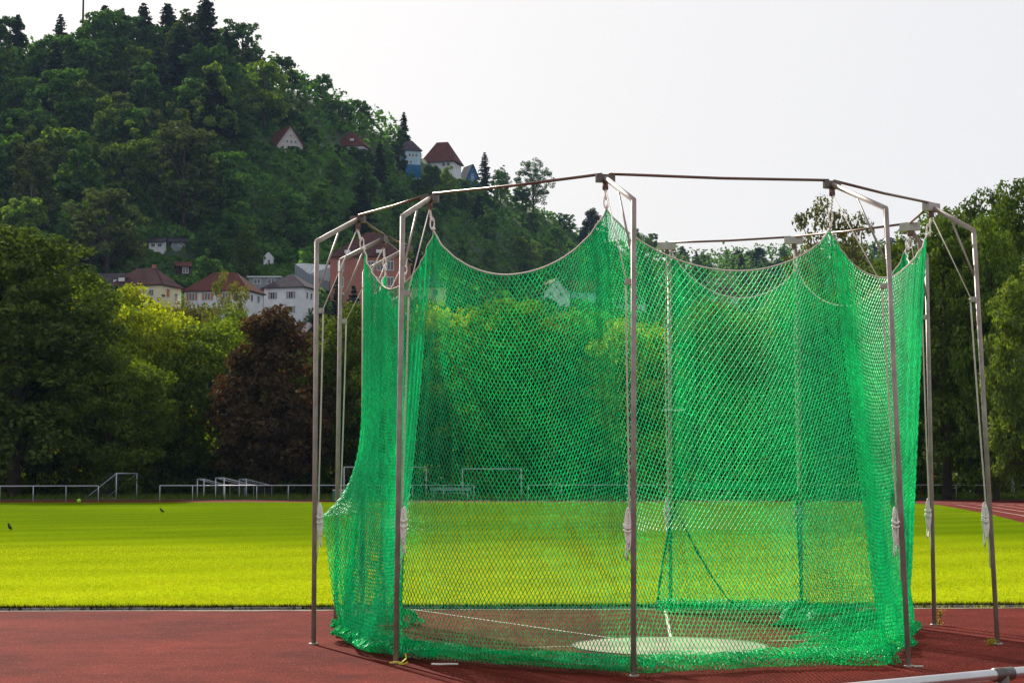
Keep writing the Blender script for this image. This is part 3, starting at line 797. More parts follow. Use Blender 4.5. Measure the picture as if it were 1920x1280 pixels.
def conifer(seed, H, R, tiers, leaf, sparse=1.0, gap=0.0):
    r = np.random.default_rng(seed); out = []
    mb = MB(); mb.tube([(0, 0, -.4), (0, 0, H*.5), (0, 0, H*.98)], [R*.09, R*.06, R*.01], 6)
    for i in range(tiers):
        t = i/(tiers-1); z = H*(.10 + gap + (.89-gap)*t); rad = R*(1-t)**.62*r.uniform(.75, 1.15) + .15
        nb = int(6 + 5*(1-t))
        for k in range(nb):
            a = r.uniform(0, 6.283); rl_ = rad*r.uniform(.6, 1.15); n = int(14*sparse*rl_/R*2 + 5)
            s = r.uniform(.1, 1, n)**.7
            p = np.stack([np.cos(a)*s*rl_, np.sin(a)*s*rl_, z - .18*rl_*s + .12*rl_*s*s*0], 1) + r.normal(0, .045*R+.05, (n, 3))*np.array([1.3, 1.3, .7])
            nr = np.tile([[0, 0, 1.]], (n, 1)) + r.normal(0, .45, (n, 3)); nr /= np.linalg.norm(nr, axis=1, keepdims=True)
            out.append(leaf_quads(p, leaf, nr, r))
            if k % 3 == 0: mb.tube([(0, 0, z), (math.cos(a)*rl_*.9, math.sin(a)*rl_*.9, z-.15*rl_)], [R*.018, R*.006], 3, False)
    return np.vstack(out), mb

def place_tree(name, seed_mesh, loc, sc, rz, mleaf, label, group, cat='tree'):
    cm, tm = seed_mesh
    root = tag(empty(name, tuple(loc), rz), label, cat, group); root.scale = sc
    c = bpy.data.objects.new('crown', cm); t = bpy.data.objects.new('trunk', tm)
    for o in (c, t): SC.collection.objects.link(o); o.parent = root
    c.material_slots[0].link = 'OBJECT'; c.material_slots[0].material = mleaf
    return root
def mbmesh(mb, m):
    o = mb.build('trunk', m, None, True); me = o.data; bpy.data.objects.remove(o); return me
PR = {}
def proto(key, fn, *a, **k):
    V, mb = fn(*a, **k); PR[key] = (quads(key, V, L['mid'], mesh_only=True), mbmesh(mb, M['bark']))
proto('r1', broadleaf, 1, 20, 8, 300, 110, .22, .05, 'round', 1.35)
proto('r2', broadleaf, 2, 20, 8, 300, 110, .22, .04, 'dome', 1.3)
proto('r3', broadleaf, 3, 20, 8, 260, 110, .22, .06, 'round', 1.45)
proto('c1', broadleaf, 4, 15, 5.5, 260, 100, .18, .06, 'cone', 1.0)
proto('tall', broadleaf, 6, 27, 8, 420, 110, .22, .04, 'dome', 1.25)
proto('tall2', broadleaf, 7, 27, 8, 400, 110, .22, .05, 'round', 1.35)
proto('airy', broadleaf, 5, 18, 6, 150, 75, .17, .22, 'round', .85)

# ------------------------------------------------------------------ tree row beyond the field
def row(px, half, top, d, key, leaf, label, name='broadleaf_tree', H0=20., R0=8., rz=None, base=0.):
    if key[:4] == 'tall': H0 = 27.
    g = PT(px, 900, d); g[2] = base
    d += 9
    H = PT(px, top, d)[2] - base; R = half/F*d*(1.3 if key[0] in 'rt' else 1.05)
    place_tree(name, PR[key], g, (R/R0, R/R0, H/H0), (px*.37 % 6.28) if rz is None else rz, L[leaf], label, 'trees beyond the field')
row(28, 140, 412, 143, 'tall', 'dark', 'huge dark broadleaf tree at the left edge of the field')
row(-70, 150, 430, 150, 'r2', 'dark', 'dark tree cut off by the left picture edge')
row(205, 85, 640, 143, 'r3', 'mid', 'lower mid-green tree between the huge left tree and the goals')
row(165, 115, 510, 158, 'r2', 'bright', 'sunlit yellow-green tree rising behind the huge dark left tree')
row(262, 80, 562, 156, 'r3', 'bright', 'smaller sunlit yellow-green tree right of the brightest one', rz=2)
row(335, 85, 552, 175, 'r3', 'olive', 'dull olive feathery tree below the cream house')
row(395, 115, 600, 158, 'r1', 'mid', 'wide mid-green tree left of the copper tree')
row(455, 75, 570, 175, 'r2', 'mid', 'mid-green tree behind the top of the copper tree')
row(504, 122, 588, 145, 'c1', 'copper', 'copper-brown beech tree left of the cage', 'copper_beech', 15., 5.5)
row(585, 60, 640, 150, 'r3', 'mid', 'green tree squeezed between copper tree and cage')
row(650, 75, 562, 152, 'r1', 'mid', 'yellow-green tree behind the two left cage posts', rz=4)
row(740, 85, 590, 150, 'r2', 'mid', 'green tree behind the left fold of the net', rz=3)
row(835, 90, 560, 153, 'r3', 'bright', 'bright green tree behind the left half of the net', rz=1)
row(925, 85, 555, 150, 'r1', 'mid', 'green tree behind the net between the goals')
row(1015, 90, 570, 151, 'r2', 'olive', 'olive green tree below the white gabled house behind the net')
row(1105, 85, 575, 153, 'r1', 'mid', 'green tree left of the middle post behind the net', rz=5)
row(1190, 85, 590, 150, 'r3', 'bright', 'bright green tree right behind the middle post')
row(1275, 85, 585, 152, 'r2', 'mid', 'green tree behind the left gate post', rz=2.2)
row(1360, 90, 560, 150, 'r1', 'olive', 'olive green tree behind the gate of the net', rz=.7)
row(1450, 85, 545, 153, 'r3', 'mid', 'green tree behind the right gate post')
row(1540, 85, 520, 150, 'r2', 'mid', 'green tree behind the right part of the net', rz=4.4)
row(1625, 80, 490, 155, 'r1', 'dark', 'dark green tree beneath the feathery birch', rz=3.9)
row(1700, 70, 480, 150, 'r3', 'mid', 'green tree behind the right net edge')
row(1775, 100, 385, 136, 'tall', 'right', 'tall green tree between the two right cage posts', rz=5.2)
row(1838, 80, 352, 146, 'tall2', 'right', 'tall green tree with rounded top left of the floodlight', rz=1.9)
row(1935, 78, 322, 136, 'tall', 'right', 'tallest green tree at the right picture edge', rz=2.9)
row(1868, 66, 402, 131, 'tall2', 'right', 'rounded green tree right below the floodlight', rz=.9)
row(1952, 75, 500, 122, 'r2', 'yellow', 'pale yellow-green tree cut off by the right picture edge', rz=.4)
row(2080, 110, 345, 150, 'tall2', 'right', 'tall green tree just outside the right picture edge')
row(2230, 120, 380, 160, 'tall', 'mid', 'broad green tree well outside the right picture edge')
row(2400, 120, 420, 165, 'r1', 'dark', 'dark green tree far outside the right picture edge')
row(-230, 140, 440, 160, 'r3', 'mid', 'mid-green tree well outside the left picture edge')
row(1565, 98, 345, 235, 'airy', 'olive', 'tall feathery birch against the sky behind the right cage posts', 'birch_tree', 18., 6., base=0)
row(425, 52, 488, 270, 'airy', 'olive', 'slender airy tree in front of the white house with red roof', 'birch_tree', 18., 6., rz=2)
# shaded undergrowth that closes the foot of the tree row
r = np.random.default_rng(8); n = 85000
U_ = r.uniform(-.33, .33, n); D_ = r.uniform(151, 178, n); X_ = U_*D_
Hh = 4.6 + 1.2*np.sin(X_*.35) + 1.0*np.sin(X_*.13+2)
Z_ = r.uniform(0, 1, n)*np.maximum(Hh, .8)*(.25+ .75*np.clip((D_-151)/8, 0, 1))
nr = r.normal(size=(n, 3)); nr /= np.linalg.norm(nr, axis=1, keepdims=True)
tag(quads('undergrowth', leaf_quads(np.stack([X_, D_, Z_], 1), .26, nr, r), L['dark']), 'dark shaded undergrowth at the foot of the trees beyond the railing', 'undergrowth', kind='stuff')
n = 24000; U_ = r.uniform(-.33, .33, n); D_ = r.uniform(136, 153, n); H_ = r.uniform(.15, .5, n)
a = r.uniform(0, 6.28, n); V_ = np.zeros((n, 3, 3)); X_ = U_*D_
V_[:, 0] = np.stack([X_-.03*np.cos(a), D_-.03*np.sin(a), 0*X_], 1); V_[:, 1] = np.stack([X_+.03*np.cos(a), D_+.03*np.sin(a), 0*X_], 1); V_[:, 2] = np.stack([X_+r.normal(0, .1, n), D_, H_], 1)
tag(quads('tall_grass', V_.reshape(-1, 3), L['mid'], k=3), 'tall rough grass behind the far railing', 'grass', kind='stuff')

# floodlight at the right
g = PT(1899, 900, 148); g[2] = 0; hz_ = PT(1888, 383, 148)[2]
fl = tag(empty('floodlight', tuple(g)), 'blue-grey floodlight mast among the tall trees at the right', 'floodlight')
mb = MB(); mb.tube([(0, 0, 0), (0, 0, hz_*.5), (.0, 0, hz_-.4)], [.13, .10, .06], 10); mb.build('mast', M['white_pipe'], fl, True)
R = Matrix.Rotation(math.radians(-12), 3, 'Y') @ Matrix.Rotation(math.radians(30), 3, 'X')
mb = MB(); mb.box((-.32, 0, hz_), (.95, .28, .55), R); mb.box((-.32, .02, hz_+.33), (.99, .34, .05), R); mb.tube([(0, 0, hz_-.42), (-.25, 0, hz_-.2)], .05, 8); mb.build('lamp_housing', M['grey_sh'], fl)
mb = MB(); mb.box((-.32, -.15, hz_-.04), (.82, .04, .44), R); mb.build('lamp_glass', M['pane'], fl)

# ------------------------------------------------------------------ the hill
SKX = [-400, 0, 100, 200, 300, 400, 480, 540, 600, 640, 700, 760, 800, 860, 920, 1000, 1060, 1110, 1200, 1300, 1400, 1500, 1700, 1920, 2400]
SKY_ = [70, 52, 48, 45, 55, 62, 95, 115, 140, 170, 200, 240, 268, 298, 335, 368, 402, 430, 455, 482, 470, 466, 458, 455, 455]
TRH = [78, 78, 78, 76, 74, 72, 66, 62, 58, 54, 50, 46, 42, 40, 34, 30, 28, 26, 26, 24, 24, 24, 24, 24, 24]
D1X = [-400, 0, 600, 900, 1100, 1300, 1920, 2400]; D1 = [560, 560, 600, 680, 760, 900, 1000, 1000]
D0 = 190.0
def sky_tan(px): return (887 - (np.interp(px, SKX, SKY_) + np.interp(px, SKX, TRH)*.72))/F
def d_one(px): return np.interp(px, D1X, D1)
def terr(X, Y):
    px = 960 + F*X/np.maximum(Y, 1); T = sky_tan(px); d1 = d_one(px); t = (Y - D0)/(d1 - D0)
    tt = np.clip(t, 0, 1)
    Z = T*tt*np.minimum(Y, d1) + EYE*tt
    Z = Z + np.where((t > 0) & (t < 1), (2.2*np.sin(X*.045+Y*.02) + 1.5*np.sin(X*.11 - Y*.05+1))*np.clip(tt*6, 0, 1)*np.clip((1-tt)*6, 0, 1), 0)
    over = np.clip(t-1, 0, None)*(d1-D0)
    return Z + np.where(t > 1, -over*.25, 0)
def on_hill(px, py):
    """point on the hill surface seen at that pixel"""
    ys = np.linspace(D0, d_one(px)+5, 900); a = (px-960)/F
    Zs = terr(a*ys, ys); tan_ = (Zs-EYE)/ys; want = (887-py)/F
    i = int(np.argmax(tan_ >= want)) if (tan_ >= want).any() else len(ys)-1
    return np.array([a*ys[i], ys[i], Zs[i]])
us = np.linspace(-.85, .85, 300); ds = np.concatenate([np.linspace(175, 1010, 120), [1100, 1300, 1700]])
Vh = []
for d in ds:
    for u in us: Vh.append((u*d*1.0, d, 0))
Vh = np.array(Vh); Vh[:, 2] = terr(Vh[:, 0], Vh[:, 1]); Vh[:, 2] = np.where(Vh[:, 1] < D0, -.3, Vh[:, 2])
W_ = len(us); Q = []
for i in range(len(ds)-1):
    k = np.arange(W_-1) + i*W_; Q.append(np.stack([k, k+1, k+W_+1, k+W_], 1))
M['hill'] = mat('hill_ground', (.020, .045, .014), (.036, .065, .018), .03, .95, 0, .6, .6)
tag(idxmesh('hillside', Vh, np.vstack(Q), M['hill']), kind='structure')

# ------------------------------------------------------------------ houses
RECTS = []   # screen boxes to keep free of nearer trees: (x0,y0,x1,y1,d)
def house(name, label, px, py, w, dep, hw, hr, rz, roof, wallm, roofm, wins=(), d=None, over=.4, chim=None, lower=None, ridge=.35, keep=None, cat='house', rootz=None, shutters=None, dorm=()):
    """w,dep,hw,hr in metres. front face is local -y."""
    p = on_hill(px, py)
    root = tag(empty(name, tuple(p), rz), label, cat)
    s = F/p[1]
    x0, x1 = -w/2, w/2; y0, y1 = -dep/2, dep/2
    mb = MB()
    if roof == 'gable':     # ridge along y, gable faces the camera
        V = [(x0,y0,-3),(x1,y0,-3),(x1,y1,-3),(x0,y1,-3),(x0,y0,hw),(x1,y0,hw),(x1,y1,hw),(x0,y1,hw),(0,y0,hw+hr),(0,y1,hw+hr)]
        mb.add(V, [(0,1,5,8,4),(1,2,6,5),(2,3,7,9,6),(3,0,4,7),(4,8,9,7),(5,6,9,8)])
    elif roof == 'gablex':  # ridge along x
        V = [(x0,y0,-3),(x1,y0,-3),(x1,y1,-3),(x0,y1,-3),(x0,y0,hw),(x1,y0,hw),(x1,y1,hw),(x0,y1,hw),(x0,0,hw+hr),(x1,0,hw+hr)]
        mb.add(V, [(0,1,5,4),(1,2,6,9,5),(2,3,7,6),(3,0,4,8,7),(4,5,9,8),(6,7,8,9)])
    else:
        V = [(x0,y0,-3),(x1,y0,-3),(x1,y1,-3),(x0,y1,-3),(x0,y0,hw),(x1,y0,hw),(x1,y1,hw),(x0,y1,hw)]
        mb.add(V, [(0,1,5,4),(1,2,6,5),(2,3,7,6),(3,0,4,7),(4,5,6,7)])
    wl_ = mb.build('wall', M[wallm], root)
    if lower:
        mb = MB(); mb.box((0, 0, lower[0]/2-1), (w+.12, dep+.12, lower[0]+2)); mb.build('plinth', M[lower[1]], root)
    # roof slabs
    mb = MB(); th = .18; o = over
    def slab(P):
        P = [np.array(q, float) for q in P]; n = np.cross(P[1]-P[0], P[-1]-P[0]); n /= np.linalg.norm(n)
        if n[2] < 0: n = -n
        k = len(P); V = [q + n*.03 for q in P] + [q + n*(th+.03) for q in P]
        mb.add(V, [tuple(range(k))[::-1], tuple(range(k, 2*k))] + [(i, (i+1) % k, k+(i+1) % k, k+i) for i in range(k)])
    e = hr/(w/2 if roof == 'gable' else dep/2)*o
    if roof == 'gable':
        slab([(x0-o,y0-o,hw-e),(x0-o,y1+o,hw-e),(0,y1+o,hw+hr),(0,y0-o,hw+hr)]); slab([(0,y0-o,hw+hr),(0,y1+o,hw+hr),(x1+o,y1+o,hw-e),(x1+o,y0-o,hw-e)])
    elif roof == 'gablex':
        slab([(x0-o,y0-o,hw-e),(x1+o,y0-o,hw-e),(x1+o,0,hw+hr),(x0-o,0,hw+hr)]); slab([(x0-o,0,hw+hr),(x1+o,0,hw+hr),(x1+o,y1+o,hw-e),(x0-o,y1+o,hw-e)])
    elif roof == 'hip':
        rx = ridge*w/2; A1, A2 = (-rx, 0, hw+hr), (rx, 0, hw+hr)
        c = [(x0-o,y0-o,hw-.1),(x1+o,y0-o,hw-.1),(x1+o,y1+o,hw-.1),(x0-o,y1+o,hw-.1)]
        if ridge > 0: slab([c[0], c[1], A2, A1]); slab([c[2], c[3], A1, A2])
        else: slab([c[0], c[1], A1]); slab([c[2], c[3], A1])
        slab([c[1], c[2], A2]); slab([c[3], c[0], A1])
    elif roof == 'flat':
        mb.box((0, 0, hw+.15), (w+2*o, dep+2*o, .25))
    rf = mb.build('roof', M[roofm], root)
    if chim:
        mb = MB(); mb.box((chim[0], chim[1], hw+hr*chim[2]), (.6, .6, 1.8)); mb.build('chimney', M['brick'], rf)
    for (dx, dz) in dorm:      # roof windows / dormers on the front slope
        zz = hw + dz*hr; yy = y0*(1-dz)
        mb = MB(); mb.box((dx, yy-.25, zz+.35), (1.7, 1.4, 1.0)); mb.build('dormer', M[roofm], rf)
        mb = MB(); mb.box((dx, yy-.97, zz+.4), (1.3, .06, .7)); mb.build('window', M['white'], root)
    for q in wins:
        face, uu, zz, ww, hh = q[:5]; sh = q[5] if len(q) > 5 else None
        if face == 'f': c = np.array([uu, y0, zz]); R_ = None; sz = lambda a_, b_, c_: (a_, b_, c_); nrm = np.array([0, -1, 0]); tx = np.array([1, 0, 0])
        elif face == 'r': c = np.array([x1, uu, zz]); sz = lambda a_, b_, c_: (b_, a_, c_); nrm = np.array([1, 0, 0]); tx = np.array([0, 1, 0])
        else: c = np.array([x0, uu, zz]); sz = lambda a_, b_, c_: (b_, a_, c_); nrm = np.array([-1, 0, 0]); tx = np.array([0, 1, 0])
        mb = MB(); mb.box(c + nrm*.03, sz(ww+.16, .10, hh+.16)); f_ = mb.build('window', M['white'], root)
        mb = MB()
        if sh == 'closed': mb.box(c + nrm*.09, sz(ww, .06, hh)); mb.build('shutter', M['shutter'], f_); continue
        mb.box(c + nrm*.085 - tx*ww*.26, sz(ww*.44, .03, hh*.92)); mb.box(c + nrm*.085 + tx*ww*.26, sz(ww*.44, .03, hh*.92)); mb.build('pane', M['pane'], f_)
        if sh:
            for sg in (-1, 1):
                mb = MB(); mb.box(c + nrm*.06 + tx*sg*(ww/2+.08+ww*.22), sz(ww*.42, .06, hh)); mb.build('shutter', M[sh], f_)
    hwpx = (w/2+over)*s*1.05
    if keep: x0_, y0_, x1_, y1_ = keep
    else: x0_, x1_ = px-hwpx, px+hwpx; y0_, y1_ = py-(hw+hr)*s, py - .2*s
    RECTS.append((x0_, y0_, x1_, y1_, p[1]))
    return root, p, s

# lower town. metres from pixels: s is about 9 px per metre there
house('house', 'cream house with orange shutters and long dark red roof below the wood', 270, 582, 11.0, 8, 4.4, 3.6, -.30, 'hip', 'cream', 'roof_dark',
      [('f', -3.2, 3.2, 1.1, 1.5, 'closed'), ('f', .2, 3.2, 1.1, 1.5, 'closed'), ('r', -1.5, 3.1, 1.1, 1.5, 'closed'), ('r', 1.8, 2.6, .9, 1.3), ('f', 3.4, 3.0, .9, 1.2)], dorm=((-3.0, .25),), chim=(1.2, 1, 1.0), keep=(205, 500, 320, 545))
house('house', 'grey-roofed wing with white dormer left of the cream house', 214, 568, 7.5, 7, 2.6, 3.2, -.1, 'gablex', 'cream', 'roof_slate', [('f', 0, 1.6, 1.0, 1.1)], dorm=((1.2, .3),), keep=(190, 505, 250, 540))
house('house', 'long white house with red roof partly hidden by an airy tree', 418, 600, 12.8, 9, 5.2, 3.9, -.22, 'hip', 'white', 'roof_red',
      [('f', -4.8, 4.2, 1.1, 1.4, 'shutter'), ('f', -1.6, 4.2, 1.1, 1.4, 'shutter'), ('f', 2, 4.2, 1.1, 1.4, 'shutter'), ('r', -2, 4, 1.1, 1.3), ('r', 1.6, 4, 1.1, 1.3), ('f', -4.8, 1.4, 1.1, 1.4), ('f', 0, 1.4, 1.1, 1.4)], keep=(352, 508, 485, 560))
house('house', 'white two-storey house with pyramid slate roof and grey shutters', 545, 602, 8.6, 7.5, 6.4, 3.0, -.32, 'hip', 'white', 'roof_slate',
      [('f', -2.4, 4.9, .95, 1.4, 'grey_sh'), ('f', 1.6, 4.9, .95, 1.4, 'grey_sh'), ('f', 1.6, 2.0, .95, 1.4, 'grey_sh'), ('f', -2.2, 2.0, .95, 1.4, 'grey_sh'), ('r', -2, 4.9, .8, 1.3), ('r', 0, 4.9, .8, 1.3), ('r', 2, 4.9, .8, 1.3), ('r', -1, 1.8, .9, 1.3)], ridge=0, over=.5, keep=(505, 512, 590, 580))
house('chalet', 'dark timber chalet with white ground floor between copper tree and cage', 580, 656, 5.6, 7, 2.7, 2.6, .55, 'gable', 'timber', 'roof_slate',
      [('f', -1, 3.3, .7, .9), ('f', 1, 3.3, .7, .9), ('f', -1.3, .9, .9, 1.2), ('f', 1.2, .9, .9, 1.2)], lower=(2.0, 'white'), over=.8, keep=(545, 595, 605, 640))
house('brick_house', 'large red brick building with tall windows and steep purple-brown hip roof', 694, 602, 15.2, 12, 13.2, 5.8, -.12, 'hip', 'brick', 'roof_dark',
      [('f', x_, z_, 1.3, 1.9) for x_ in (-5.3, 1.2, 3.2, 5.4) for z_ in (11.2, 7.8, 4.6)] + [('f', -2, 3.8, 1.1, 1.8), ('l', 0, 9, 1.2, 1.8)], ridge=.12, lower=(1.8, 'cream'), over=.5, dorm=((-3.8, .12), (3.0, .12)), keep=(625, 430, 768, 590), cat='building')
house('pavilion', 'low flat-roofed pale pavilion behind the white houses', 496, 540, 6.5, 5, 2.0, .2, 0, 'flat', 'grey_sh', 'white', [('f', -1.5, 1.2, 1.4, 1.0), ('f', 1.5, 1.2, 1.4, 1.0)], keep=(472, 520, 520, 545))
house('veranda', 'white conservatory lean-to right of the long white house', 478, 575, 4.2, 4, 2.2, 1.2, -.2, 'gablex', 'white', 'roof_red', [('f', -1.3, 1.2, .9, 1.4), ('f', 0, 1.2, .9, 1.4), ('f', 1.3, 1.2, .9, 1.4)], keep=(455, 545, 505, 572))
house('shed', 'small reddish wooden shed with open front above the houses', 340, 516, 2.9, 3, 1.9, .9, .25, 'gablex', 'timber', 'roof_red', [('f', .4, 1.0, 1.2, 1.3)], keep=(322, 490, 358, 516))
house('hut', 'grey-white garden hut on the slope, left of two', 291, 468, 3.4, 3, 1.7, .8, 0, 'gablex', 'white', 'roof_slate', [('f', -.7, .9, .8, .7), ('f', .8, .9, .8, .7)], keep=(274, 442, 308, 467))
house('hut', 'dull grey garden hut on the slope, right of two', 330, 466, 3.2, 3, 1.6, .9, .2, 'gablex', 'grey_sh', 'roof_slate', [('f', .6, .9, .8, .6)], keep=(312, 442, 348, 466))
house('hut', 'tiny white gable-fronted hut above the pyramid-roofed house', 501, 498, 2.2, 3, 1.6, 1.3, .1, 'gable', 'white', 'white', [('f', .1, .9, .5, .8)], over=.05, keep=(488, 472, 514, 498))
# upper hill houses
house('house', 'pinkish gabled house with white bargeboards high in the wood', 529, 283, 8.0, 9, 1.6, 5.6, .50, 'gable', 'pinkish', 'roof_red', [('f', -1, 2.6, .7, 1), ('f', .3, 2.6, .7, 1), ('f', 1.6, 2.6, .7, 1), ('f', 0, 4.4, .6, .6)], over=.7, keep=(488, 232, 560, 262))
house('house', 'red tent-roofed house half buried in the hillside trees', 657, 280, 9.4, 8, 1.0, 5.0, -.2, 'hip', 'white', 'roof_red', [('f', -1, 1.2, 1, 1)], dorm=((1.0, .35),), ridge=.1, over=.6, keep=(625, 243, 688, 274))
house('house', 'narrow pale blue house with blue base on the ridge', 766, 322, 5.4, 8, 7.2, 4.0, .35, 'hip', 'paleblue', 'roof_slate', [('f', -1.2, 5.6, .8, 1.1), ('f', 0, 5.6, .8, 1.1), ('f', 1.2, 5.6, .8, 1.1), ('f', -.8, 3.2, .8, 1)], lower=(2.4, 'blue'), ridge=.3, over=.5, keep=(742, 252, 795, 318))
house('house', 'white house with large red roof and balcony on the ridge', 828, 318, 11.5, 10, 2.6, 8.0, -.25, 'hip', 'white', 'roof_red', [('f', 2.0, 1.6, .9, 1.2), ('f', 3.8, 1.6, .9, 1.2), ('r', 0, 2.8, 1, 1.2)], ridge=.35, over=.8, keep=(788, 262, 866, 318))
house('house', 'small blue-black steep-roofed house, lowest on the ridge', 878, 340, 4.2, 7, 2.0, 4.4, .45, 'gable', 'blue', 'roof_blue', [('f', 0, 2.2, .8, 1), ('f', 0, .8, 1.2, .9)], over=.5, keep=(858, 297, 898, 334))
# houses behind the net
house('house', 'white gable house with red roof seen through the net', 1035, 578, 8.4, 10, 4.5, 4.4, .30, 'gable', 'white', 'roof_red', [('f', -1.8, 4, 1, 1.2), ('f', 1.4, 4, 1, 1.2), ('f', 0, 6.2, .8, .9)], over=.6, keep=(1000, 500, 1112, 560))
house('house', 'red-roofed wing beside the white gable seen through the net', 1092, 570, 8.4, 7, 4.0, 3.6, .1, 'gablex', 'paleblue', 'roof_red', [('f', -2, 2.6, 1, 1.2), ('f', 1, 2.6, 1, 1.2)], keep=(1060, 505, 1130, 560))
house('house', 'pale grey house by the middle post seen through the net', 1185, 590, 9.0, 8, 3.6, 3.0, -.2, 'gablex', 'white', 'roof_slate', [('f', -2, 2.2, 1, 1.2), ('f', 2, 2.2, 1, 1.2)], keep=(1145, 540, 1225, 580))
house('house', 'house with broad dull red roof behind the gate net', 1360, 575, 12., 9, 3.6, 4.8, -.1, 'hip', 'white', 'roof_red', [('f', -3, 2.2, 1.1, 1.2), ('f', 1, 2.2, 1.1, 1.2)], keep=(1318, 512, 1402, 560))
house('house', 'pale house with brown roof right of the brick building behind the net', 800, 575, 8., 8, 4.4, 2.6, .15, 'hip', 'cream', 'roof_slate', [('f', -2, 3.0, 1.1, 1.2), ('f', 1.5, 3.0, 1.1, 1.2)], keep=(765, 500, 835, 560))
# greenhouse with sloping glass
p = on_hill(590, 545); gh = tag(empty('greenhouse', tuple(p), -.15), 'dark glass greenhouse with sloping ribbed roof left of the brick building', 'greenhouse')
s = F/p[1]; Wg = 66/s
mb = MB(); V = [(-Wg/2, -3, -2), (Wg/2, -3, -2), (Wg/2, 3, -2), (-Wg/2, 3, -2), (-Wg/2, -3, 5.6), (-Wg*.1, -3, 3.4), (Wg/2, -3, 1.6), (Wg/2, 3, 5.8), (-Wg/2, 3, 6.4)]
mb.add(V, [(0, 1, 6, 5, 4), (4, 5, 6, 7, 8), (1, 2, 7, 6), (0, 4, 8, 3)]); mb.build('glazing', M['glasshouse'], gh)
mb = MB()
for i in range(12):
    t = i/11; x_ = -Wg/2 + Wg*t; zt_ = np.interp(x_, [-Wg/2, -Wg*.1, Wg/2], [5.6, 3.4, 1.6])
    mb.tube([(x_, -3.04, -1.5), (x_, -3.04, zt_), (x_, 3, 6.4 - .6*t + .05)], .04, 4, False)
mb.build('ribs', M['grey_sh'], gh)
RECTS.append((558, 480, 628, 540, p[1]))
# antenna mast on the hilltop
p = on_hill(143, 105); mb = MB(); hh = PT(143, -20, p[1])[2] - p[2]
mb.tube([(0, 0, 0), (0, 0, hh)], [.45, .28], 6); mb.tube([(0, 0, hh*.9), (0, 0, hh*.97)], .6, 6)
o = mb.build('radio_mast', M['timber'], loc=None); o.location = p; tag(o, 'slim dark radio mast standing above the hilltop trees', 'mast')

# ------------------------------------------------------------------ trees on the hill: one mesh each, shared by copies
def hp(key, fn, *a, **k):
    V, mb = fn(*a, **k); me = quads(key, V, L['h1'], mesh_only=True)
    # add the trunk to the same mesh
    bm = bmesh.new(); bm.from_mesh(me); tmp = mbmesh(mb, M['bark']); n0 = len(bm.faces); bm.from_mesh(tmp)
    bm.faces.ensure_lookup_table()
    for f in bm.faces[n0:]: f.material_index = 1
    bm.to_mesh(me); bm.free(); me.materials.append(M['bark']); PR[key] = me
for i, (shape, H, R_) in enumerate((('round', 19, 6.5), ('dome', 17, 6.5), ('round', 21, 6), ('cone', 20, 6.0))):
    hp('hb%d' % i, broadleaf, 20+i, H, R_, 75, 62, .42, .08, shape)
for i in range(3): hp('hc%d' % i, conifer, 40+i, 22+2*i, 5.2, 19, .62, 1.5, .08*i)
hp('pine', conifer, 50, 22, 5.4, 13, .62, 1.5, .30)
rr = random.Random(21)
BUSY = [(190, 455, 520, 560)]          # gardens and open slope among the houses
def hill_tree(px, d, key, leaf, sc, label, group, name='broadleaf_tree', p=None):
    a = (px-960)/F
    if p is None: p = np.array([a*d, d, float(terr(np.array(a*d), np.array(d)))])
    o = bpy.data.objects.new(name, PR[key]); SC.collection.objects.link(o)
    o.location = (p[0], p[1], p[2]-.3); o.rotation_euler = (0, 0, rr.uniform(0, 6.28))
    o.scale = (sc*rr.uniform(.9, 1.15), sc*rr.uniform(.9, 1.15), sc*rr.uniform(.9, 1.1))
    o.material_slots[0].link = 'OBJECT'; o.material_slots[0].material = L[leaf]
    tag(o, label, 'tree', group); return o
HEI = {'hb0': 19, 'hb1': 17, 'hb2': 21, 'hb3': 20, 'hc0': 22, 'hc1': 24, 'hc2': 26, 'pine': 22}
GRP = 'trees of the wooded hillside'
def clear_of_houses(px, d, H, R_):
    a = (px-960)/F; z = float(terr(np.array(a*d), np.array(d))); s = F/d
    yb = 887-(z-EYE)*s; yt = yb-H*s; hw = R_*s
    for x0, y0, x1, y1, dd in RECTS:
        if d < dd+6 and px+hw*.8 > x0 and px-hw*.8 < x1 and yt < y1-2 and yb > y0:
            return False
    return True
cnt = 0; rowi = 0; d = 330.0
placed = []
while d < 1000:
    step_px = 12.5*F/d*(1.0 if d < 620 else 1.15)
    px = -70 + (rowi % 2)*step_px/2
    while px < 1980:
        dd = d + rr.uniform(-9, 9); pxx = px + rr.uniform(-.3, .3)*step_px
        d1 = d_one(pxx)
        if dd < d1+2:
            t = (dd-D0)/(d1-D0); z = float(terr(np.array((pxx-960)/F*dd), np.array(dd))); yb = 887-(z-EYE)*F/dd
            left = pxx < 480
            con = rr.random() < (.42 if (.72 < t < .93 and pxx < 500) else 0 if t > .93 else .10 if pxx < 1100 else .25)
            key = rr.choice(['hc0', 'hc1', 'hc2', 'pine']) if con else rr.choice(['hb0', 'hb1', 'hb2', 'hb3'])
            sc = rr.uniform(.85, 1.45) if (left and t > .5) else rr.uniform(.55, .9)
            if pxx > 560: sc *= .82
            if yb > 470 and pxx < 980: sc *= .62
            H = HEI[key]*sc; R_ = (4.2 if con else 6.2)*sc
            if yb < 640 and yb > 0 and clear_of_houses(pxx, dd, H, R_):
                placed.append((pxx, dd, key, con, sc, t, yb))
        px += step_px
    d += 22 if d < 600 else 38
rr.shuffle(placed)
placed = placed[:285]
pend = {}
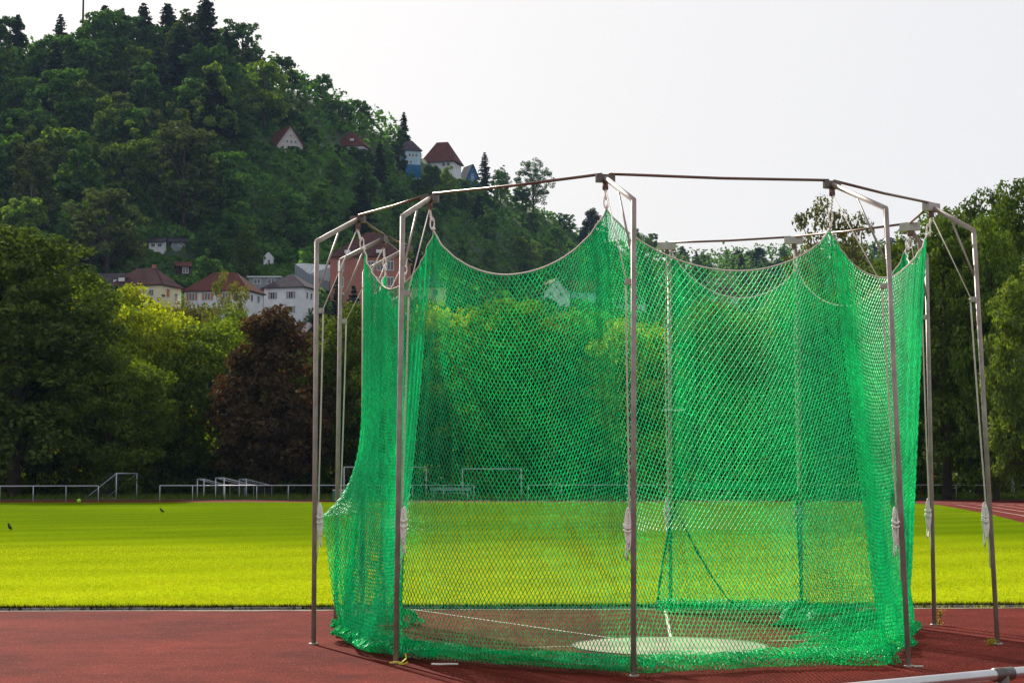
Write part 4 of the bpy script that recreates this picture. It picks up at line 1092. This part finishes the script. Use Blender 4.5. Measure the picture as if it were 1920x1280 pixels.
for pxx, dd, key, con, sc, t, yb in placed:
    if con: lf = 'conifer'; lab = 'dark'; nm = 'conifer_tree'
    elif False: lf = 'conifer'; lab = 'dark conifer among the trees of the wooded hillside'; nm = 'conifer_tree'
    else:
        q = rr.random(); nm = 'broadleaf_tree'
        lf = ('h2' if q < .26 else 'h3' if q < .38 else 'h1') if pxx < 480 else ('h2' if q < .10 else 'h1')
        lab = {'h2': 'light green', 'h3': 'olive brown-green', 'h1': 'deep green'}[lf]
    o = hill_tree(pxx, dd, key, lf, sc, lab, GRP, nm)
    lab = ('small ' if sc < .62 else 'large ' if sc > .95 else 'medium-sized ') + lab + (' conifer' if con else ' tree')
    yc = yb - HEI[key]*sc*F/dd*.6
    LM = [(143, 20, 'the radio mast'), (366, 40, 'the isolated hilltop spruce'), (527, 250, 'the pinkish gabled house'), (657, 260, 'the red tent-roofed house'),
          (768, 290, 'the narrow pale blue house'), (1000, 320, 'the lone ridge tree'), (291, 455, 'the grey-white garden hut'), (501, 486, 'the tiny white hut'),
          (694, 510, 'the brick building'), (1035, 530, 'the netted white gable'), (1360, 535, 'the dull red gate-side roof'), (1110, 390, 'the dense dark ridge tree'),
          (45, 420, 'the huge dark left tree'), (258, 60, 'the tall ragged hilltop spruce'), (268, 530, 'the cream house'), (850, 320, 'the large red ridge roof')]
    dist, (lx, ly, nm_) = min((math.hypot(pxx-q[0], yc-q[1]), q) for q in LM)
    dx_, dy_ = pxx-lx, yc-ly
    way = ('left of' if dx_ < 0 else 'right of') if abs(dx_) > 2*abs(dy_) else ('above' if dy_ < 0 else 'below') if abs(dy_) > 2*abs(dx_) else (('above' if dy_ < 0 else 'below') + (' and left of' if dx_ < 0 else ' and right of'))
    pend.setdefault((lab, way, nm_), []).append((dist, o))
ORD = ['nearest', 'second nearest', 'third nearest', 'fourth nearest', 'fifth nearest', 'sixth nearest', 'seventh nearest', 'eighth nearest', 'ninth nearest', 'tenth nearest'] + ['%s nearest' % w for w in ('eleventh', 'twelfth', 'thirteenth', 'fourteenth', 'fifteenth', 'sixteenth', 'seventeenth', 'eighteenth', 'nineteenth', 'twentieth', 'twenty-first', 'twenty-second', 'twenty-third', 'twenty-fourth', 'twenty-fifth', 'twenty-sixth', 'twenty-seventh', 'twenty-eighth', 'twenty-ninth', 'thirtieth', 'thirty-first', 'thirty-second', 'thirty-third', 'thirty-fourth', 'thirty-fifth', 'thirty-sixth', 'thirty-seventh', 'thirty-eighth', 'thirty-ninth', 'fortieth')]
for (lab, way, nm_), lst in pend.items():
    lst.sort(key=lambda q: q[0])
    for i, (_, o) in enumerate(lst):
        o['label'] = ('%s %s %s' % (lab, way, nm_)) if len(lst) == 1 else '%s %s %s %s' % (lab, ORD[min(i, 39)], way, nm_)
for px, top, w, d, key, lf, lab in (
    (262, 543, 40, 335, 'hb1', 'conifer', 'dark garden bush under the orange shutters of the cream house'),
    (222, 520, 44, 340, 'hb0', 'h1', 'grey-green garden tree at the left corner of the cream house'),
    (300, 548, 50, 320, 'hb2', 'h3', 'olive garden tree below the right half of the cream house'),
    (352, 552, 44, 322, 'hb0', 'h3', 'olive garden tree at the left end of the long white house'),
    (385, 562, 46, 318, 'hb1', 'h1', 'green garden tree under the long white house'),
    (462, 566, 54, 315, 'hb0', 'h1', 'green garden tree below the white conservatory'),
    (535, 562, 36, 330, 'hb1', 'h1', 'round blue-green garden tree before the pyramid-roofed house'),
    (600, 545, 40, 345, 'hb0', 'conifer', 'dark tree between pyramid-roofed house and brick building'),
    (632, 512, 40, 350, 'hc1', 'conifer', 'dark spruce at the left corner of the brick building'),
    (662, 535, 50, 345, 'hc0', 'conifer', 'dark spruce in front of the brick building'),
    (735, 560, 60, 340, 'hb1', 'h1', 'green tree at the right foot of the brick building'),
    (335, 520, 44, 380, 'hb1', 'h1', 'green tree behind the right gable of the cream house'),
    (455, 500, 40, 400, 'hb0', 'h1', 'green tree on the slope left of the tiny white hut'),
    (512, 486, 30, 420, 'hb1', 'h1', 'bush hiding the right side of the tiny white hut'),
    (310, 450, 22, 470, 'hb1', 'h1', 'bush between the two garden huts'),
    (500, 262, 40, 520, 'hb1', 'h1', 'bush under the left eave of the pinkish gabled house'),
    (548, 266, 44, 515, 'hb0', 'h1', 'bush hiding the foot of the pinkish gabled house'),
    (640, 268, 46, 560, 'hb1', 'h1', 'bush at the left foot of the red tent-roofed house'),
    (680, 266, 44, 560, 'hb0', 'h1', 'bush at the right foot of the red tent-roofed house'),
    (745, 262, 36, 600, 'hb1', 'conifer', 'dark tree left of the narrow pale blue house'),
    (808, 292, 40, 610, 'hb0', 'h1', 'green tree between pale blue house and large red roof'),
    (838, 304, 36, 615, 'hb1', 'h2', 'light bush in front of the large red ridge roof'),
    (872, 326, 34, 620, 'hb1', 'h1', 'bush in front of the blue-black roofed house')):
    a = (px-960)/F; z = float(terr(np.array(a*d), np.array(d))); H = max(PT(px, top, d)[2]-z, 2.0)
    o = hill_tree(px, d, key, lf, 1, lab, 'trees around the hillside houses', 'conifer_tree' if key[1] == 'c' else 'broadleaf_tree', p=np.array([a*d, d, z]))
    r_ = w/2/F*d/(4.8 if key[1] == 'c' else 6.2); o.scale = (r_, r_, H/HEI[key])
for px, top, by, w, key, lf, lab in (
    (395, 108, 300, 96, 'hb3', 'h2', 'tall pointed light green tree in the upper middle of the wood'),
    (128, 118, 260, 92, 'hb0', 'h2', 'sunlit light green crown on the upper left slope'),
    (190, 172, 330, 84, 'hb3', 'h2', 'pointed light tree below the sunlit crown of the upper left slope'),
    (268, 168, 320, 80, 'hb0', 'h3', 'olive tree between the two pointed light trees of the upper slope'),
    (490, 95, 225, 96, 'hb1', 'h2', 'broad light green crown just under the falling skyline'),
    (322, 190, 380, 96, 'hb2', 'h3', 'big olive tree left of the tall pointed light green tree'),
    (132, 288, 420, 84, 'hb0', 'h2', 'round light tree in the dark middle of the left slope'),
    (195, 328, 500, 150, 'hb1', 'h3', 'very broad pale olive tree on the lower left slope'),
    (38, 338, 470, 90, 'hb0', 'h2', 'light green tree at the left picture edge above the huge dark tree'),
    (52, 232, 380, 90, 'hb2', 'h3', 'olive tree at the left edge halfway up the slope'),
    (20, 128, 270, 70, 'hb1', 'h1', 'deep green crown at the upper left picture edge')):
    p = on_hill(px, by); d = p[1]-8; a = (px-960)/F; z = float(terr(np.array(a*d), np.array(d)))
    H = PT(px, top, d)[2]-z; o = hill_tree(px, d, key, lf, 1, lab, 'trees that stand out of the wood', 'broadleaf_tree', p=np.array([a*d, d, z]))
    r_ = w/2/F*d/5.6; o.scale = (r_, r_, H/HEI[key])
# trees that stand out on the skyline
def sky_tree(px, top, key, leaf, wpx, label, name):
    d = d_one(px)*.985; a = (px-960)/F; z = float(terr(np.array(a*d), np.array(d)))
    H = PT(px, top, d)[2] - z; R0 = 4.4 if key[:2] in ('hc', 'pi') else 6.2
    o = hill_tree(px, d, key, leaf, 1, label, 'trees standing out on the skyline', name, p=np.array([a*d, d, z]))
    r_ = wpx/2/F*d/R0; o.scale = (r_, r_, H/HEI[key])
for px, top, key, w, lab in (
    (20, 28, 'hc0', 44, 'dark spruce at the top left corner of the skyline'), (100, 26, 'hc1', 36, 'small dark conifer left of the radio mast'),
    (185, 10, 'hc2', 50, 'spruce right of the radio mast, first of the hilltop clump'), (218, 16, 'hc0', 40, 'short spruce second in the hilltop clump'),
    (258, 6, 'pine', 52, 'tall ragged spruce in the middle of the hilltop clump'), (305, 7, 'hc1', 66, 'broad layered spruce right in the hilltop clump'),
    (366, 12, 'hc0', 62, 'isolated bushy spruce at the right end of the hilltop'), (415, 50, 'hc2', 40, 'low conifer on the upper slope where the skyline starts to fall'),
    (755, 210, 'hc2', 26, 'slim conifer above the pale blue house on the skyline'), (908, 285, 'hc1', 26, 'dark spruce just right of the ridge houses')):
    sky_tree(px, top, key, 'conifer', w, lab, 'conifer_tree')
sky_tree(600, 122, 'hb0', 'h1', 44, 'round dark tree on the skyline above the pinkish gabled house', 'broadleaf_tree')
def air(px, top, wpx, d, lab, leaf='h1', key='airy'):
    a = (px-960)/F; z = float(terr(np.array(a*d), np.array(d))); H = PT(px, top, d)[2]-z
    place_tree('broadleaf_tree', PR[key], (a*d, d, z-.3), (wpx/2/F*d/6., wpx/2/F*d/6., H/18.), px*.1, L[leaf], lab, 'trees standing out on the skyline')
air(1000, 284, 74, 690, 'open-crowned dark tree alone on the ridge above the left top bar')
air(938, 305, 40, 670, 'small open tree left of the lone ridge tree')
air(1110, 368, 66, 720, 'dense dark tree on the ridge beside the middle post', 'conifer', 'c1')
air(1208, 428, 50, 760, 'ragged dark tree right of the middle post below the top bar', 'h1')
for i, (px, top, w) in enumerate(((1282, 452, 34), (1325, 470, 34), (1385, 458, 40), (1425, 452, 44), (1672, 440, 40), (1695, 430, 36), (1718, 448, 40))):
    air(px, top, w, 880, 'blue-green far skyline tree, %s' % ('first right of the middle post', 'lowest in the dip of the ridge', 'left of the pair before the birch', 'right of the pair before the birch', 'left of three beside the right joint boxes', 'middle of three beside the right joint boxes', 'right of three beside the right joint boxes')[i], 'conifer', 'c1')
# low woodland cover over the slope: one mass
r = np.random.default_rng(77); n = 200000
px_ = np.where(np.arange(n) < 150000, r.uniform(-60, 1980, n), np.where(r.random(n) < .4, r.uniform(-900, -60, n), r.uniform(1980, 3300, n))); t_ = r.uniform(.12, 1.0, n); dd = D0 + t_*(d_one(px_)-D0); X_ = (px_-960)/F*dd
Z_ = terr(X_, dd); lump = np.sin(X_*.22)*np.sin(dd*.17+1)*.5+.5 + .4*np.sin(X_*.6+dd*.4)
H_ = np.clip(1.2+3.2*lump, .4, 6)
open_ = ((px_ > 180) & (px_ < 560) & (t_ > .36) & (t_ < .56))
H_ = np.where(open_, .5, H_) + np.where((t_ > .86) & ((px_ < 760) | (px_ > 1180)), 5.5*np.clip((t_-.86)/.08, 0, 1), 0)
Zz = Z_ + H_*r.uniform(.2, 1, n)**.5
nr = r.normal(size=(n, 3)) + [0, -.2, .9]; nr /= np.linalg.norm(nr, axis=1, keepdims=True)
py_ = 887-(Zz-EYE)*F/dd; ok = np.ones(n, bool)
for x0, y0, x1, y1, D_ in RECTS:
    ok &= ~((px_ > x0-2) & (px_ < x1+2) & (py_ > y0-2) & (py_ < y1-1) & (dd < D_+8))
C_ = np.stack([X_, dd, Zz], 1)[ok]
tag(quads('woodland', leaf_quads(C_, .95, nr[ok], r), L['h1']), 'low green woodland cover between the trees of the hillside', 'woodland', kind='stuff')

# ------------------------------------------------------------------ haze
mh, n, l = newmat('haze_air'); n.clear()
pv = n.new("ShaderNodeVolumePrincipled"); pv.inputs['Color'].default_value = (.42, .62, 1.0, 1); pv.inputs['Density'].default_value = .000045
pv.inputs['Anisotropy'].default_value = .0
oo = n.new("ShaderNodeOutputMaterial"); l.new(pv.outputs[0], oo.inputs['Volume'])
mb = MB(); mb.box((0, 850, 120), (2800, 1800, 250))
hz = mb.build('haze', mh); tag(hz, kind='stuff', label='thin blue air haze over the valley', cat='haze')
